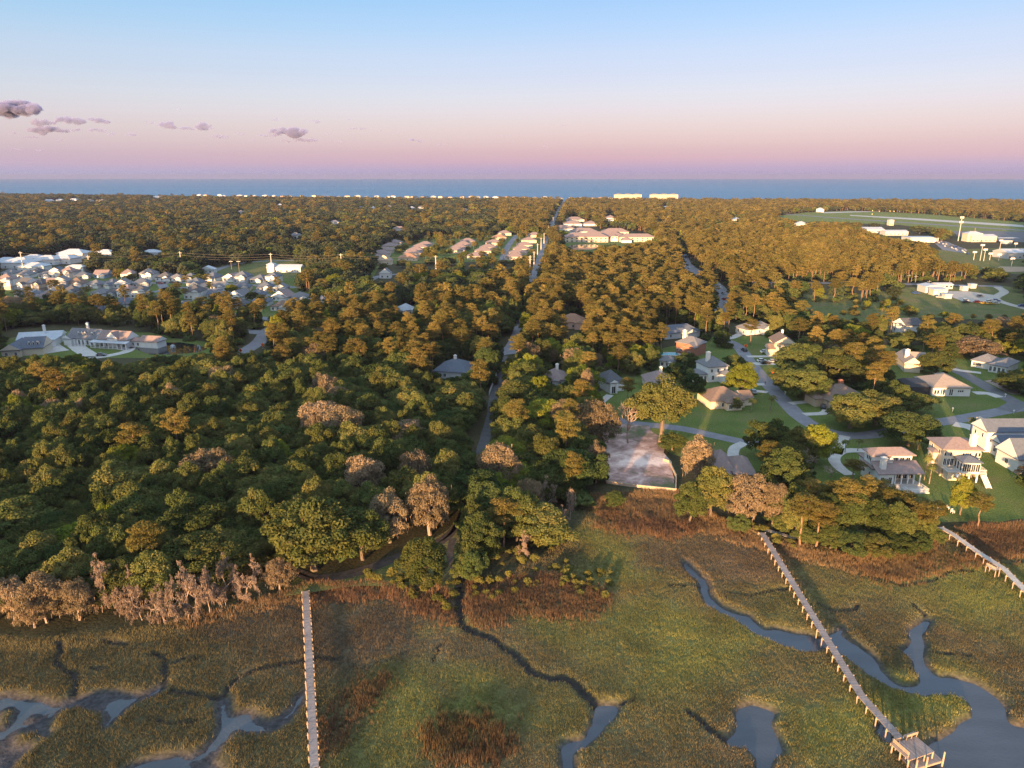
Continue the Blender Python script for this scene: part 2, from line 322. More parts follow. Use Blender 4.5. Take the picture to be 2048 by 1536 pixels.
at = N(t, 'ShaderNodeAttribute', attribute_name='col'); nz = N(t, 'ShaderNodeTexNoise'); nz.inputs['Scale'].default_value = 1.6; nz.inputs['Detail'].default_value = 8
co = N(t, 'ShaderNodeTexCoord'); t.links.new(co.outputs['Object'], nz.inputs['Vector'])
mr = N(t, 'ShaderNodeMapRange'); mr.inputs['From Min'].default_value = .3; mr.inputs['From Max'].default_value = .7; mr.inputs['To Min'].default_value = .6; mr.inputs['To Max'].default_value = 1.35
t.links.new(nz.outputs[0], mr.inputs[0]); hs = N(t, 'ShaderNodeHueSaturation'); t.links.new(at.outputs['Color'], hs.inputs['Color']); t.links.new(mr.outputs[0], hs.inputs['Value'])
t.links.new(hs.outputs[0], b.inputs['Base Color']); b.inputs['Roughness'].default_value = .95; b.inputs['Specular IOR Level'].default_value = .1
bp = N(t, 'ShaderNodeBump'); bp.inputs['Strength'].default_value = .5; bp.inputs['Distance'].default_value = .3; t.links.new(nz.outputs[0], bp.inputs['Height']); t.links.new(bp.outputs[0], b.inputs['Normal'])
link('ground', gm, mats=m, kind='structure', label='flat wooded and marshy ground reaching to the coast')

# ---- water
def water(name, col, rough, scale, strength, spec=.5, col2=None):
    m = bpy.data.materials.new(name); m.use_nodes = True; t = m.node_tree; b = t.nodes['Principled BSDF']
    b.inputs['Base Color'].default_value = (*col, 1); b.inputs['Roughness'].default_value = rough; b.inputs['Specular IOR Level'].default_value = spec
    co = N(t, 'ShaderNodeTexCoord'); nz = N(t, 'ShaderNodeTexNoise'); nz.inputs['Scale'].default_value = scale; nz.inputs['Detail'].default_value = 5
    t.links.new(co.outputs['Object'], nz.inputs['Vector']); bp = N(t, 'ShaderNodeBump'); bp.inputs['Strength'].default_value = strength; bp.inputs['Distance'].default_value = 1.0 / scale * .3
    t.links.new(nz.outputs[0], bp.inputs['Height']); t.links.new(bp.outputs[0], b.inputs['Normal'])
    if col2 is not None:
        n2 = N(t, 'ShaderNodeTexNoise'); n2.inputs['Scale'].default_value = scale * .12; n2.inputs['Detail'].default_value = 6
        mp = N(t, 'ShaderNodeMapping'); mp.inputs['Scale'].default_value = (.25, 1, 1); t.links.new(co.outputs['Object'], mp.inputs[0]); t.links.new(mp.outputs[0], n2.inputs['Vector'])
        cr = N(t, 'ShaderNodeValToRGB'); ramp(cr, [(.35, col), (.65, col2)]); t.links.new(n2.outputs[0], cr.inputs[0]); t.links.new(cr.outputs[0], b.inputs['Base Color'])
    return m
def sheet(name, pts, z, m, **props):
    me = bpy.data.meshes.new(name); me.from_pydata([(x, y, z) for x, y in pts], [], [tuple(range(len(pts)))]); me.update()
    if me.polygons[0].normal.z < 0: me.flip_normals()
    return link(name, me, mats=m, kind='structure', **props)
sheet('creek_water', [(-118, 52), (185, 52), (185, 165), (-118, 165)], MARSH - .56, water('creek_water', (.064, .075, .096), .10, 2.0, .35, col2=(.045,.054,.070)), label='shallow grey-blue creek water in the marsh')
COAST = np.array([(-9000, 4600), (-4000, 3650), (-2200, 3120), (-900, 2640), (125, 2390), (700, 2290), (1540, 2170), (4000, 1900), (9000, 1500)])
sheet('sea', [tuple(p) for p in COAST[2:7]] + [(4000, 1900), (16000, 900), (16000, 16000), (-16000, 16000), (-16000, 5600), (-9000, 4600), (-4000, 3650)], .3,
      water('sea_water', (.042, .160, .290), .5, .012, .8, spec=.2, col2=(.060, .190, .325)), label='calm blue sea under the horizon')
bt = [tuple(p + np.array((0, 6))) for p in COAST[1:8]] + [tuple(p - np.array((0, 45))) for p in COAST[1:8]][::-1]
sheet('beach', bt, .6, mat('beach_sand', (.50, .42, .33), .95, (.42, .34, .26), .02), label='thin pale beach along the coast')

# ---- sheets of lawn, sand, road
def jag(pg, step=3.0, amp=.8, seed=3):
    o = []; n = len(pg)
    for i in range(n):
        a, b = np.array(pg[i]), np.array(pg[(i + 1) % n]); L = np.hypot(*(b - a)); k = max(1, int(L / step))
        for j in range(k): o.append(a + (b - a) * j / k)
    o = np.array(o); ax = (fbm(o[:, 0], o[:, 1], 6, seed) - .5) * 2 * amp; ay = (fbm(o[:, 0], o[:, 1], 6, seed + 9) - .5) * 2 * amp
    return [(x + dx, y + dy) for (x, y), dx, dy in zip(o, ax, ay)]
def lawnmat(name, c, c2_, c3_):
    if name in MATS: return MATS[name]
    m = bpy.data.materials.new(name); m.use_nodes = True; t = m.node_tree; b = t.nodes['Principled BSDF']; co = N(t, 'ShaderNodeTexCoord')
    n1 = N(t, 'ShaderNodeTexNoise'); n1.inputs['Scale'].default_value = .09; n1.inputs['Detail'].default_value = 5
    n2 = N(t, 'ShaderNodeTexNoise'); n2.inputs['Scale'].default_value = 2.2; n2.inputs['Detail'].default_value = 6
    for n in (n1, n2): t.links.new(co.outputs['Object'], n.inputs['Vector'])
    r1 = N(t, 'ShaderNodeValToRGB'); ramp(r1, [(.3, c), (.5, c2_), (.72, c3_)]); t.links.new(n1.outputs[0], r1.inputs[0])
    mr = N(t, 'ShaderNodeMapRange'); mr.inputs['From Min'].default_value = .3; mr.inputs['From Max'].default_value = .7; mr.inputs['To Min'].default_value = .7; mr.inputs['To Max'].default_value = 1.3
    t.links.new(n2.outputs[0], mr.inputs[0]); hs = N(t, 'ShaderNodeHueSaturation'); t.links.new(r1.outputs[0], hs.inputs['Color']); t.links.new(mr.outputs[0], hs.inputs['Value'])
    t.links.new(hs.outputs[0], b.inputs['Base Color']); b.inputs['Roughness'].default_value = .95; b.inputs['Specular IOR Level'].default_value = .1
    bp = N(t, 'ShaderNodeBump'); bp.inputs['Strength'].default_value = 1.0; bp.inputs['Distance'].default_value = .7; t.links.new(n2.outputs[0], bp.inputs['Height']); t.links.new(bp.outputs[0], b.inputs['Normal'])
    MATS[name] = m; return m
LAWN = lawnmat('lawn', (.095, .135, .034), (.120, .160, .042), (.160, .160, .060))
ROUGH = lawnmat('rough_grass', (.105, .130, .040), (.140, .150, .054), (.180, .155, .080))
ASPH = mat('asphalt', (.165, .165, .185), .9, (.215, .21, .235), .35)
ASPHD = mat('dark_asphalt', (.120, .120, .130), .9, (.155, .155, .168), .35)
CONC = mat('concrete', (.40, .38, .36), .85, (.50, .47, .45), .5)
SAND = mat('shell_track', (.36, .32, .28), .95, (.46, .42, .38), .3)
OPEN = []                # openings in the tree cover, as outlines in the photograph: kept clear for what is seen there
def area(name, px, m=None, z=.02, amp=.8, op=True, label=None, h=0):
    pg = poly(px, h); o = sheet(name, jag(pg, 3.0 if pg[:, 1].max() < 500 else 12, amp), z, m or LAWN)
    if label: o['label'] = label
    if op: OPEN.append(np.array(px, float))
    return o
def crom(pts, n=8):
    p = [np.array(q, float) for q in pts]; p = [2 * p[0] - p[1]] + p + [2 * p[-1] - p[-2]]; o = []
    for i in range(1, len(p) - 2):
        for k in range(n):
            t = k / n; o.append(.5 * (2*p[i] + (p[i+1]-p[i-1])*t + (2*p[i-1]-5*p[i]+4*p[i+1]-p[i+2])*t*t + (3*p[i]-p[i-1]-3*p[i+1]+p[i+2])*t**3))
    o.append(p[-2]); return np.array(o)
ROADS = []
def strip(name, px, wd, m, z=.05, label=None, n=8, h=0.0, keep=None):
    c = crom([P2(x, y, h) for x, y in px], n); d = np.gradient(c, axis=0); d /= np.hypot(d[:, 0], d[:, 1])[:, None] + 1e-9
    nr = np.stack([-d[:, 1], d[:, 0]], -1); wv = np.linspace(wd[0], wd[1], len(c)) if isinstance(wd, tuple) else np.full(len(c), wd)
    jit = (fbm(c[:, 0], c[:, 1], 4, 5) - .5) * .3
    a, b_ = c + nr * (wv / 2 + jit)[:, None], c - nr * (wv / 2 - jit)[:, None]
    z_ = np.full(len(c), z)
    V = np.vstack([np.column_stack([a, z_]), np.column_stack([b_, z_])]); k = len(c)
    Q = [(i + k, i + 1 + k, i + 1, i) for i in range(k - 1)]
    o = link(name, np_mesh(name, V, quads=Q), mats=m, kind='structure')
    if label: o['label'] = label
    ROADS.append((c, (keep if keep is not None else np.max(wv) / 2 + 1.5)))
    return c

# ---- lawns and clearings (ground seen between the trees)
area('lawn', [(1290,705),(1445,672),(1600,672),(1720,690),(1850,690),(2150,700),(2250,1035),(2048,1040),(1885,1048),(1840,1010),(1760,985),(1600,960),(1400,930),(1330,900),(1240,850),(1180,800)], LAWN, .02, 2, False, 'mown lawns of the waterfront houses')
area('lawn', [(0,715),(-60,690),(100,662),(300,665),(350,676),(430,686),(445,704),(400,716),(260,716)], LAWN, .02, 1, False, 'lawn around the pond and farmhouse')
area('lawn', [(-80,612),(-80,556),(120,536),(560,536),(690,575),(700,612),(540,640),(300,615)], LAWN, .02, 2, False, 'grass between the closely set suburban houses')
area('lawn', [(400,545),(440,520),(560,512),(660,522),(700,545),(640,560)], ROUGH, .03, 3, False, 'open grass by the white community building')
area('lawn', [(745,560),(760,528),(1100,520),(1100,455),(740,470),(720,545)], LAWN, .02, 2, False, 'grass between the brown roofed terraces')
area('field', [(1560,588),(1700,592),(1800,575),(2010,573),(2120,585),(2120,640),(1960,640),(1850,634),(1780,645),(1680,650),(1590,625)], ROUGH, .02, 3, False, 'rough green field beside the works yard')
area('field', [(1120,512),(1310,490),(1320,470),(1100,455),(1090,500)], LAWN, .02, 2, False, 'grass round the large care home')
area('field', [(1540,434),(1610,425),(1700,421.5),(1850,427),(2200,452),(2200,490),(1960,478),(1880,458),(1800,450),(1720,447),(1600,444)], lawnmat('airfield_grass', (.140,.185,.050), (.165,.200,.060), (.200,.205,.080)), .02, 4, False, 'wide green airfield grass')
area('field', [(1860,520),(1870,500),(2200,490),(2200,560),(1985,545)], ROUGH, .02, 3, False, 'sports ground beyond the pine stand')
area('field', [(555,1128),(615,1160),(700,1150),(800,1112),(900,1060),(945,1000),(950,1040),(925,1110),(905,1180),(790,1170),(690,1175),(570,1192)], ROUGH, .02, 1, False, 'grassy clearing behind the dock landing')
area('sand_lot', [(1203,940),(1208,885),(1200,868),(1225,846),(1300,852),(1318,872),(1330,905),(1345,930),(1353,978),(1290,975),(1216,966)], None, .05, 1.8, False, 'bare sandy building lot')
lot = bpy.data.objects['sand_lot']; lot.data.materials.clear()
m = bpy.data.materials.new('lot_sand'); m.use_nodes = True; t = m.node_tree; b = t.nodes['Principled BSDF']; co = N(t, 'ShaderNodeTexCoord')
n1 = N(t, 'ShaderNodeTexNoise'); n1.inputs['Scale'].default_value = .16; n1.inputs['Detail'].default_value = 7; n1.inputs['Roughness'].default_value = .65; n1.inputs['Distortion'].default_value = .8
n1.inputs['Distortion'].default_value = .25; lc = poly([(1268,915)], 0)[0]
r1 = N(t, 'ShaderNodeValToRGB'); ramp(r1, [(.20, (.085,.115,.040)), (.34, (.120,.130,.055)), (.40, (.23,.155,.120)), (.47, (.35,.225,.20)), (.56, (.54,.38,.34)), (.68, (.78,.62,.56))])
vm = N(t, 'ShaderNodeVectorMath', operation='DISTANCE'); t.links.new(co.outputs['Object'], vm.inputs[0]); vm.inputs[1].default_value = (lc[0], lc[1], .05)
md = N(t, 'ShaderNodeMapRange'); md.inputs['From Min'].default_value = 4; md.inputs['From Max'].default_value = 22; md.inputs['To Min'].default_value = .13; md.inputs['To Max'].default_value = -.13; t.links.new(vm.outputs['Value'], md.inputs[0])
ad = N(t, 'ShaderNodeMath', operation='ADD'); t.links.new(n1.outputs[0], ad.inputs[0]); t.links.new(md.outputs[0], ad.inputs[1])
t.links.new(co.outputs['Object'], n1.inputs['Vector']); t.links.new(ad.outputs[0], r1.inputs[0]); t.links.new(r1.outputs[0], b.inputs['Base Color']); b.inputs['Roughness'].default_value = .95
n2 = N(t, 'ShaderNodeTexNoise'); n2.inputs['Scale'].default_value = 1.2; n2.inputs['Detail'].default_value = 6; t.links.new(co.outputs['Object'], n2.inputs['Vector'])
bp = N(t, 'ShaderNodeBump'); bp.inputs['Strength'].default_value = .6; bp.inputs['Distance'].default_value = .2; t.links.new(n2.outputs[0], bp.inputs['Height']); t.links.new(bp.outputs[0], b.inputs['Normal'])
lot.data.materials.append(m)
area('sand_lot', [(1970,762),(2000,758),(2048,765),(2048,790),(2020,788)], mat('dirt_lot', (.20,.15,.125), .95, (.34,.28,.25), .2), .05, .6, False, 'bare dirt building plot beside the side street')
OPEN += [np.array(p, float) for p in [
  [(1842,925),(1880,930),(1960,955),(2048,985),(2048,1040),(1900,1010),(1845,978)], [(1725,930),(1850,930),(1850,975),(1760,978),(1725,955)],
  [(1340,860),(1345,835),(1375,812),(1500,815),(1530,800),(1580,838),(1610,855),(1560,858),(1510,870),(1495,890),(1430,878)],
  [(1450,680),(1470,675),(1540,695),(1560,715),(1555,735),(1535,740),(1560,775),(1585,800),(1650,800),(1650,835),(1700,850),(1770,860),(1775,875),(1700,885),(1640,868),(1590,835),(1530,775),(1490,725)],
  [(1860,845),(2040,812),(2048,830),(1990,845),(1960,855),(2040,905),(2000,900),(1940,860),(1900,868),(1870,862)],
  [(1880,730),(1950,740),(2040,800),(2040,815),(1870,840),(1855,830),(1855,805),(1860,790),(1945,790),(1960,770),(1900,745)],
  [(1880,950),(1960,955),(2048,990),(2048,1035),(1960,1030),(1900,1010)],
  [(1205,880),(1225,845),(1300,855),(1320,870),(1345,930),(1355,980),(1215,968),(1205,930)],
  [(1042,648),(1024,700),(1002,716),(996,704),(1016,690),(1030,652)], [(1006,722),(996,770),(990,830),(973,906),(957,906),(970,850),(977,790),(996,722)],
  [(1134,394),(1122,420),(1112,450),(1104,450),(1114,415),(1128,394)],
  [(1362,506),(1375,513),(1388,535),(1402,545),(1395,552),(1368,535)], [(1426,570),(1440,565),(1457,590),(1455,622),(1438,628),(1443,600)],
  [(1545,432),(1610,424),(1700,421),(1850,428),(2060,446),(2060,480),(1960,475),(1930,470),(1880,454),(1800,448),(1720,445),(1600,442)],
  [(1800,592),(1830,575),(2010,570),(2060,590),(2060,630),(1950,628),(1840,612)], [(1590,600),(1690,612),(1680,632),(1610,615)],
  [(1535,563),(2000,566),(2000,574),(1535,572)],
  [(1920,462),(2060,470),(2060,545),(1985,535),(1870,515),(1870,490)], [(1712,456),(1780,460),(1870,472),(1870,486),(1790,476)],
  [(1128,470),(1215,455),(1245,457),(1302,470),(1300,482),(1200,490),(1190,502),(1130,498)],
  [(0,690),(0,668),(80,650),(140,650),(205,650),(290,656),(315,672),(360,676),(430,688),(440,705),(395,708),(330,712),(265,706),(205,714),(110,704),(0,712)],
  [(488,660),(535,660),(532,690),(490,706),(440,712),(440,705),(490,690)],
  [(425,545),(530,518),(600,520),(600,545),(540,550)], [(742,560),(748,545),(800,545),(800,562)],
  [(1055,565),(1075,500),(1092,466),(1099,480),(1082,520),(1070,565)],
  [(560,1128),(610,1160),(700,1150),(800,1120),(870,1090),(920,1050),(925,1075),(880,1110),(790,1145),(690,1170),(560,1190)],
  [(600,1160),(625,1160),(625,1190),(600,1190)]]]

# ---- roads, tracks, drives
strip('road', [(1440,676),(1475,692),(1500,725),(1530,762),(1568,802),(1600,834),(1640,858),(1690,870),(1740,870),(1790,861),(1850,849),(1920,838),(2000,823),(2080,808)], 6.2, ASPH, .05, 'curving residential street past the waterfront houses')
strip('road', [(1200,828),(1222,836),(1270,847),(1360,857),(1430,872),(1495,885),(1580,892),(1650,884),(1690,873)], 5.2, ASPH, .046, 'side street below the big lawn')
strip('road', [(1872,716),(1900,735),(1935,752),(1975,775),(2018,798),(2032,808),(2010,822)], 6.0, ASPHD, .054, 'darker side street past the white ranch house')
strip('road', [(1042,645),(1034,668),(1022,692),(1010,705)], 5.5, ASPH, .05, 'lane end at the crossing')
strip('road', [(985,712),(1003,707),(1035,703)], 7, ASPH, .054, 'paved crossing in the woods')
strip('road', [(1008,712),(1004,740),(993,775),(986,800),(984,825),(975,860),(962,908),(958,950)], 3.4, mat('lane_asphalt', (.075,.075,.080), .9, (.105,.105,.112), .35), .05, 'narrow lane running between woods', keep=1.2)
strip('road', [(1042,646),(1052,600),(1066,555),(1084,502),(1098,462)], 6, ASPH, .05, 'straight lane under the power line', keep=1.6)
strip('road', [(1098,462),(1112,428),(1124,406),(1133,396)], 8, ASPH, .05, 'straight road running to the ocean', keep=6)
strip('road', [(1350,480),(1362,505),(1372,528),(1400,548),(1436,575),(1448,598),(1446,622),(1436,645)], 11, ASPH, .05, 'winding main road through the pines', keep=5)
strip('road', [(1500,564),(1640,566),(1800,568),(1900,570),(2005,573)], 8, ASPH, .05, 'level road in front of the pine stand')
for px_, wd in [([(1442,678),(1462,676),(1480,668),(1492,658)], 4), ([(1494,713),(1520,713),(1552,712)], 3.4), ([(1508,728),(1530,727),(1550,727)], 5), ([(1580,807),(1610,804),(1645,803),(1652,815),(1648,826),(1608,829)], 3.2),
                ([(1740,902),(1700,901),(1678,905),(1668,918),(1680,936),(1700,950)], 3.4), ([(1690,872),(1680,890),(1672,908)], 3.4), ([(1490,886),(1470,896),(1466,915),(1470,925)], 3.4), ([(1895,735),(1920,741),(1962,746)], 3.6),
                ([(1948,786),(1975,787),(2000,795)], 4), ([(1908,848),(1945,856),(1978,876),(2010,898),(2050,925)], 5.5), ([(1505,782),(1522,783),(1535,785)], 3.2), ([(1512,769),(1530,769)], 3.2), ([(1220,790),(1205,802),(1195,812)], 3),
                ([(146,686),(160,698),(185,714)], 7), ([(240,700),(262,694),(290,683),(312,676)], 5), ([(95,690),(105,698),(115,704)], 10), ([(150,716),(200,714),(250,704),(262,694)], 5)]:
    strip('driveway', px_, wd, CONC, .06, 'pale concrete drive')
strip('road', [(440,709),(480,705),(500,696),(520,682),(533,664),(545,655)], 8, ASPH, .05, 'paved entrance road beside the pond')
strip('road', [(470,661),(510,664),(560,668)], 9, ASPH, .056, 'road glimpsed through the pines')
for px_ in [[(-60,552),(100,560),(250,566),(400,566),(600,575)], [(-40,600),(120,598),(300,585),(345,575),(420,580),(560,592),(690,600)], [(320,562),(330,585),(300,602),(200,612)], [(420,545),(450,534),(500,524),(600,520)], [(380,620),(450,628),(560,640)]]:
    strip('road', px_, 7, ASPH, .05, 'residential street among the suburban houses')
for px_ in [[(730,565),(760,552),(800,548)], [(1005,520),(1012,500),(1022,484),(1034,470)], [(1130,450),(1150,444),(1175,470)]]:
    strip('road', px_, 7, ASPH, .05, 'street between the brown roofed terraces')
SOIL = mat('dark_track_soil', (.050,.040,.034), .95, (.105,.085,.072), .6)
for dx in (-6, 6):
    strip('track', [(555,1122+dx*.5),(600,1147+dx*.6),(640,1157+dx*.6),(720,1143+dx*.7),(800,1113+dx*.7),(868,1090+dx*.7),(908,1058+dx*.5),(930,1010)], 1.5, SOIL, .05, 'dark rutted track behind the dock landing', keep=2.5)
strip('track', [(905,1078),(900,1110),(912,1150),(918,1175)], 1.6, SOIL, .06, 'dark rut leading to the ditch')
# works yard and airport paving
area('yard', [(1895,582),(1940,583),(1985,590),(1995,604),(1965,606),(1925,602),(1900,592)], SAND, .05, 1, False, 'pale shell yard')
strip('track', [(1995,574),(2008,584),(1990,596),(2010,606),(2070,622)], 6, SAND, .06, 'pale shell track round the works yard')
area('runway', [(1700,430),(1840,437),(2200,460),(2200,464.5),(1840,440.5),(1700,431.5)], CONC, .05, .5, False, 'pale runway across the airfield')
area('runway', [(1640,424.5),(1760,421.8),(1762,423),(1650,426.5)], CONC, .06, .5, False, 'far end of the pale runway')
area('taxiway', [(1560,427),(1700,437),(1900,450),(2200,470),(2200,472.5),(1900,452),(1700,438.6),(1560,428.2)], ASPH, .055, .5, False, 'grey taxiway across the airfield')
area('apron', [(1905,462),(1990,462),(2200,468),(2200,492),(1990,482),(1915,473)], ASPHD, .06, .5, False, 'dark airport apron')
area('parking_lot', [(1860,478),(1880,478),(1935,500),(1925,506),(1885,500)], ASPH, .06, .5, False, 'parking lot full of cars')
area('infield', [(1985,540),(2000,533),(2060,534),(2060,543),(2010,544)], mat('clay', (.42,.30,.20), .95, (.36,.26,.18), .2), .06, .5, False, 'clay infield of the ball ground')
# ponds
PONDW = water('pond_water', (.012, .016, .018), .03, 1.2, .06, spec=.6)
area('pond', [(270,698),(290,690),(320,685),(360,685),(395,690),(415,697),(400,704),(350,709),(300,709)], PONDW, .06, .4, False, 'dark pond with a small fountain')
area('pond', [(1135,493),(1150,489),(1190,489),(1200,493),(1185,499),(1140,499)], PONDW, .06, .4, False, 'pond in front of the large care home')
area('pond', [(0,573),(60,571),(200,575),(160,581),(60,581),(0,580)], PONDW, .06, .4, False, 'narrow pond behind the suburban houses')
area('pond', [(600,648),(650,645),(700,650),(690,657),(620,657)], PONDW, .06, .4, False, 'hidden pond among the pines')
for p in [[(1135,493),(1150,489),(1190,489),(1200,493),(1185,499),(1140,499)], [(662,645),(690,645),(690,656),(662,656)]]: OPEN.append(np.array(p, float))

# ================================================================== marsh plants
rng = np.random.default_rng(7)
def blades(x, y, z, h, wd, col, per=6, spread=.3, lean=.35):
    n = len(x); k = n * per
    X = np.repeat(x, per) + rng.normal(0, spread, k); Y = np.repeat(y, per) + rng.normal(0, spread, k); Z = np.repeat(z, per)
    H = np.repeat(h, per) * rng.uniform(.6, 1.15, k); W = np.repeat(wd, per) * rng.uniform(.6, 1.3, k); a = rng.uniform(0, math.pi, k)
    lx, ly = rng.normal(0, lean, k) * H, rng.normal(0, lean, k) * H; c, s = np.cos(a) * W / 2, np.sin(a) * W / 2
    V = np.empty((k, 3, 3)); V[:, 0] = np.stack([X - c, Y - s, Z - .08], -1); V[:, 1] = np.stack([X + c, Y + s, Z - .08], -1); V[:, 2] = np.stack([X + lx, Y + ly, Z + H], -1)
    C = np.repeat(col, per, axis=0) * rng.uniform(.82, 1.2, k)[:, None]
    return V.reshape(-1, 3), C
def frust(x, y, m=1.12): return (np.abs(x) < (y * .745 + 12) * m)
m = bpy.data.materials.new('marsh_blade'); m.use_nodes = True; t = m.node_tree; t.nodes.clear(); o_ = N(t, 'ShaderNodeOutputMaterial'); at = N(t, 'ShaderNodeAttribute', attribute_name='col')
d_ = N(t, 'ShaderNodeBsdfDiffuse'); tr_ = N(t, 'ShaderNodeBsdfTranslucent'); ms_ = N(t, 'ShaderNodeMixShader'); ms_.inputs[0].default_value = .3
t.links.new(at.outputs['Color'], d_.inputs[0]); t.links.new(at.outputs['Color'], tr_.inputs[0]); t.links.new(d_.outputs[0], ms_.inputs[1]); t.links.new(tr_.outputs[0], ms_.inputs[2]); t.links.new(ms_.outputs[0], o_.inputs[0])
BLADE = m
REEDS = [([(345,1252),(420,1225),(560,1190),(608,1176),(608,1204),(520,1215),(420,1242),(370,1258)], TAN*1.05, 1.2), ([(620,1180),(700,1172),(800,1184),(790,1205),(720,1200),(620,1213)], RED*1.1, 1.3),
  ([(800,1203),(900,1180),(915,1240),(900,1256),(850,1240)], RED, 1.2), ([(925,1170),(1000,1165),(1100,1150),(1200,1175),(1215,1220),(1170,1240),(1060,1230),(1000,1255),(950,1245),(925,1215)], RED*.9, 1.3),
  ([(860,1450),(900,1430),(950,1430),(1000,1460),(1007,1500),(990,1532),(900,1540),(870,1510),(853,1480)], RED*.62, 1.7), ([(700,1370),(780,1352),(785,1385),(760,1410),(700,1440),(690,1500),(650,1530),(650,1440)], RED*.8, 1.3),
  ([(1165,985),(1350,983),(1420,1028),(1500,1072),(1600,1100),(1700,1120),(1800,1108),(1870,1078),(1885,1110),(1840,1150),(1780,1166),(1730,1148),(1650,1130),(1560,1112),(1480,1090),(1400,1062),(1300,1030),(1210,1020),(1180,1012)], TAN, 1.2),
  ([(1200,1025),(1300,1032),(1400,1055),(1350,1075),(1280,1068),(1200,1062)], RED*.95, 1.4), ([(1700,1130),(1780,1150),(1850,1128),(1960,1110),(2060,1075),(2110,1095),(1995,1128),(1860,1150),(1790,1172),(1740,1158)], RED*.95, 1.3),
  ([(1930,1056),(2060,1052),(2110,1090),(1990,1110),(1930,1090)], RED*.85, 1.2)]
reed_w = [(poly(p, MARSH), c, h) for p, c, h in REEDS]
def samp(A, x, y):
    i = np.clip(np.searchsorted(gx, x) - 1, 0, len(gx) - 2); j = np.clip(np.searchsorted(gy, y) - 1, 0, len(gy) - 2); return A[j, i]
bank = blur2(ck, 5); n = 330000
x = rng.uniform(-112, 180, n); y = rng.uniform(56, 186, n)
sdm = dist_line(x, y, shore); sdm = np.where(inside(x, y, marsh_pg), sdm, -sdm)
k = frust(x, y) & (sdm > -2.0); x, y = x[k], y[k]
gzv = ground_z(x, y); k = (~in_creek(x, y)) & (ditch_depth(x, y) < .35) & (fbm(x, y, 1.6, 91, 3) > .26) & (gzv < -.05) & (samp(ckb, x, y) < .10); x, y = x[k], y[k]
jx, jy = (fbm(x, y, 4, 15) - .5) * 5, (fbm(x, y, 4, 16) - .5) * 5
isr = np.full(len(x), -1)
for i, (p, c, h) in enumerate(reed_w): q_ = inside(x + jx + rng.normal(0, 1.1, len(x)), y + jy + rng.normal(0, 1.1, len(x)), p) & (rng.uniform(0, 1, len(x)) < .45 + .9 * fbm(x, y, 3, 201 + i)); isr[q_] = i
g = isr < 0
col = marsh_color(x, y) * 1.25; gz = ground_z(x, y)
lush = np.clip(col[:, 1] / (col[:, 0] + 1e-6), .7, 1.5)
def samp_(A, x, y):
    i = np.clip(np.searchsorted(gx, x) - 1, 0, len(gx) - 2); j = np.clip(np.searchsorted(gy, y) - 1, 0, len(gy) - 2); return A[j, i]
tall = .26 + .36 * fbm(x, y, 7, 95) + .30 * samp(bank, x, y) + np.where(x < -20, .14, 0)
thin = rng.uniform(0, 1, len(x)) < .80
a = g & thin
V, C = blades(x[a], y[a], gz[a], np.clip(tall[a]*.85, .2, 1.0), np.full(a.sum(), .11), col[a], per=6, spread=.28)
o = link('marsh_grass', np_mesh('marsh_grass', V, tris=np.arange(len(V)).reshape(-1, 3), fcol={'col': C}), mats=BLADE, kind='stuff', label='low green and brown salt marsh grass')
a = ~g; ci = isr[a]
rc = (.8 * np.array([c for _, c, _ in reed_w])[ci] + .2 * col[a] / 1.25) * (.75 + .5 * fbm(x[a], y[a], 2.5, 97))[:, None] * 1.15; rh = np.array([h for *_, h in reed_w])[ci] * (.45 + .6 * fbm(x[a], y[a], 3, 99))
V, C = blades(x[a], y[a], gz[a], rh, np.full(a.sum(), .12), rc, per=7, spread=.22, lean=.22)
link('marsh_reeds', np_mesh('marsh_reeds', V, tris=np.arange(len(V)).reshape(-1, 3), fcol={'col': C}), mats=BLADE, kind='stuff', label='taller red-brown reeds and rushes along the marsh edge')

# ================================================================== DOCKS
def woodmat(name, a, b_):
    m = bpy.data.materials.new(name); m.use_nodes = True; t = m.node_tree; b = t.nodes['Principled BSDF']
    at = N(t, 'ShaderNodeAttribute', attribute_name='tint'); cr = N(t, 'ShaderNodeValToRGB'); ramp(cr, [(0, a), (1, b_)]); t.links.new(at.outputs['Fac'], cr.inputs[0])
    nz = N(t, 'ShaderNodeTexNoise'); nz.inputs['Scale'].default_value = 2.5; nz.inputs['Detail'].default_value = 6; co = N(t, 'ShaderNodeTexCoord'); t.links.new(co.outputs['Object'], nz.inputs['Vector'])
    mr = N(t, 'ShaderNodeMapRange'); mr.inputs['To Min'].default_value = .7; mr.inputs['To Max'].default_value = 1.25; t.links.new(nz.outputs[0], mr.inputs[0])
    hs = N(t, 'ShaderNodeHueSaturation'); t.links.new(cr.outputs[0], hs.inputs['Color']); t.links.new(mr.outputs[0], hs.inputs['Value']); t.links.new(hs.outputs[0], b.inputs['Base Color'])
    b.inputs['Roughness'].default_value = .9; b.inputs['Specular IOR Level'].default_value = .15; return m
DECK = woodmat('weathered_deck_board', (.20,.172,.168), (.34,.30,.295)); DECKL = woodmat('pale_deck_board', (.40,.36,.33), (.56,.51,.47))
POSTM = mat('dock_post_wood', (.30,.22,.165), .9, (.42,.32,.25), 3.0)
rd = np.random.default_rng(3)
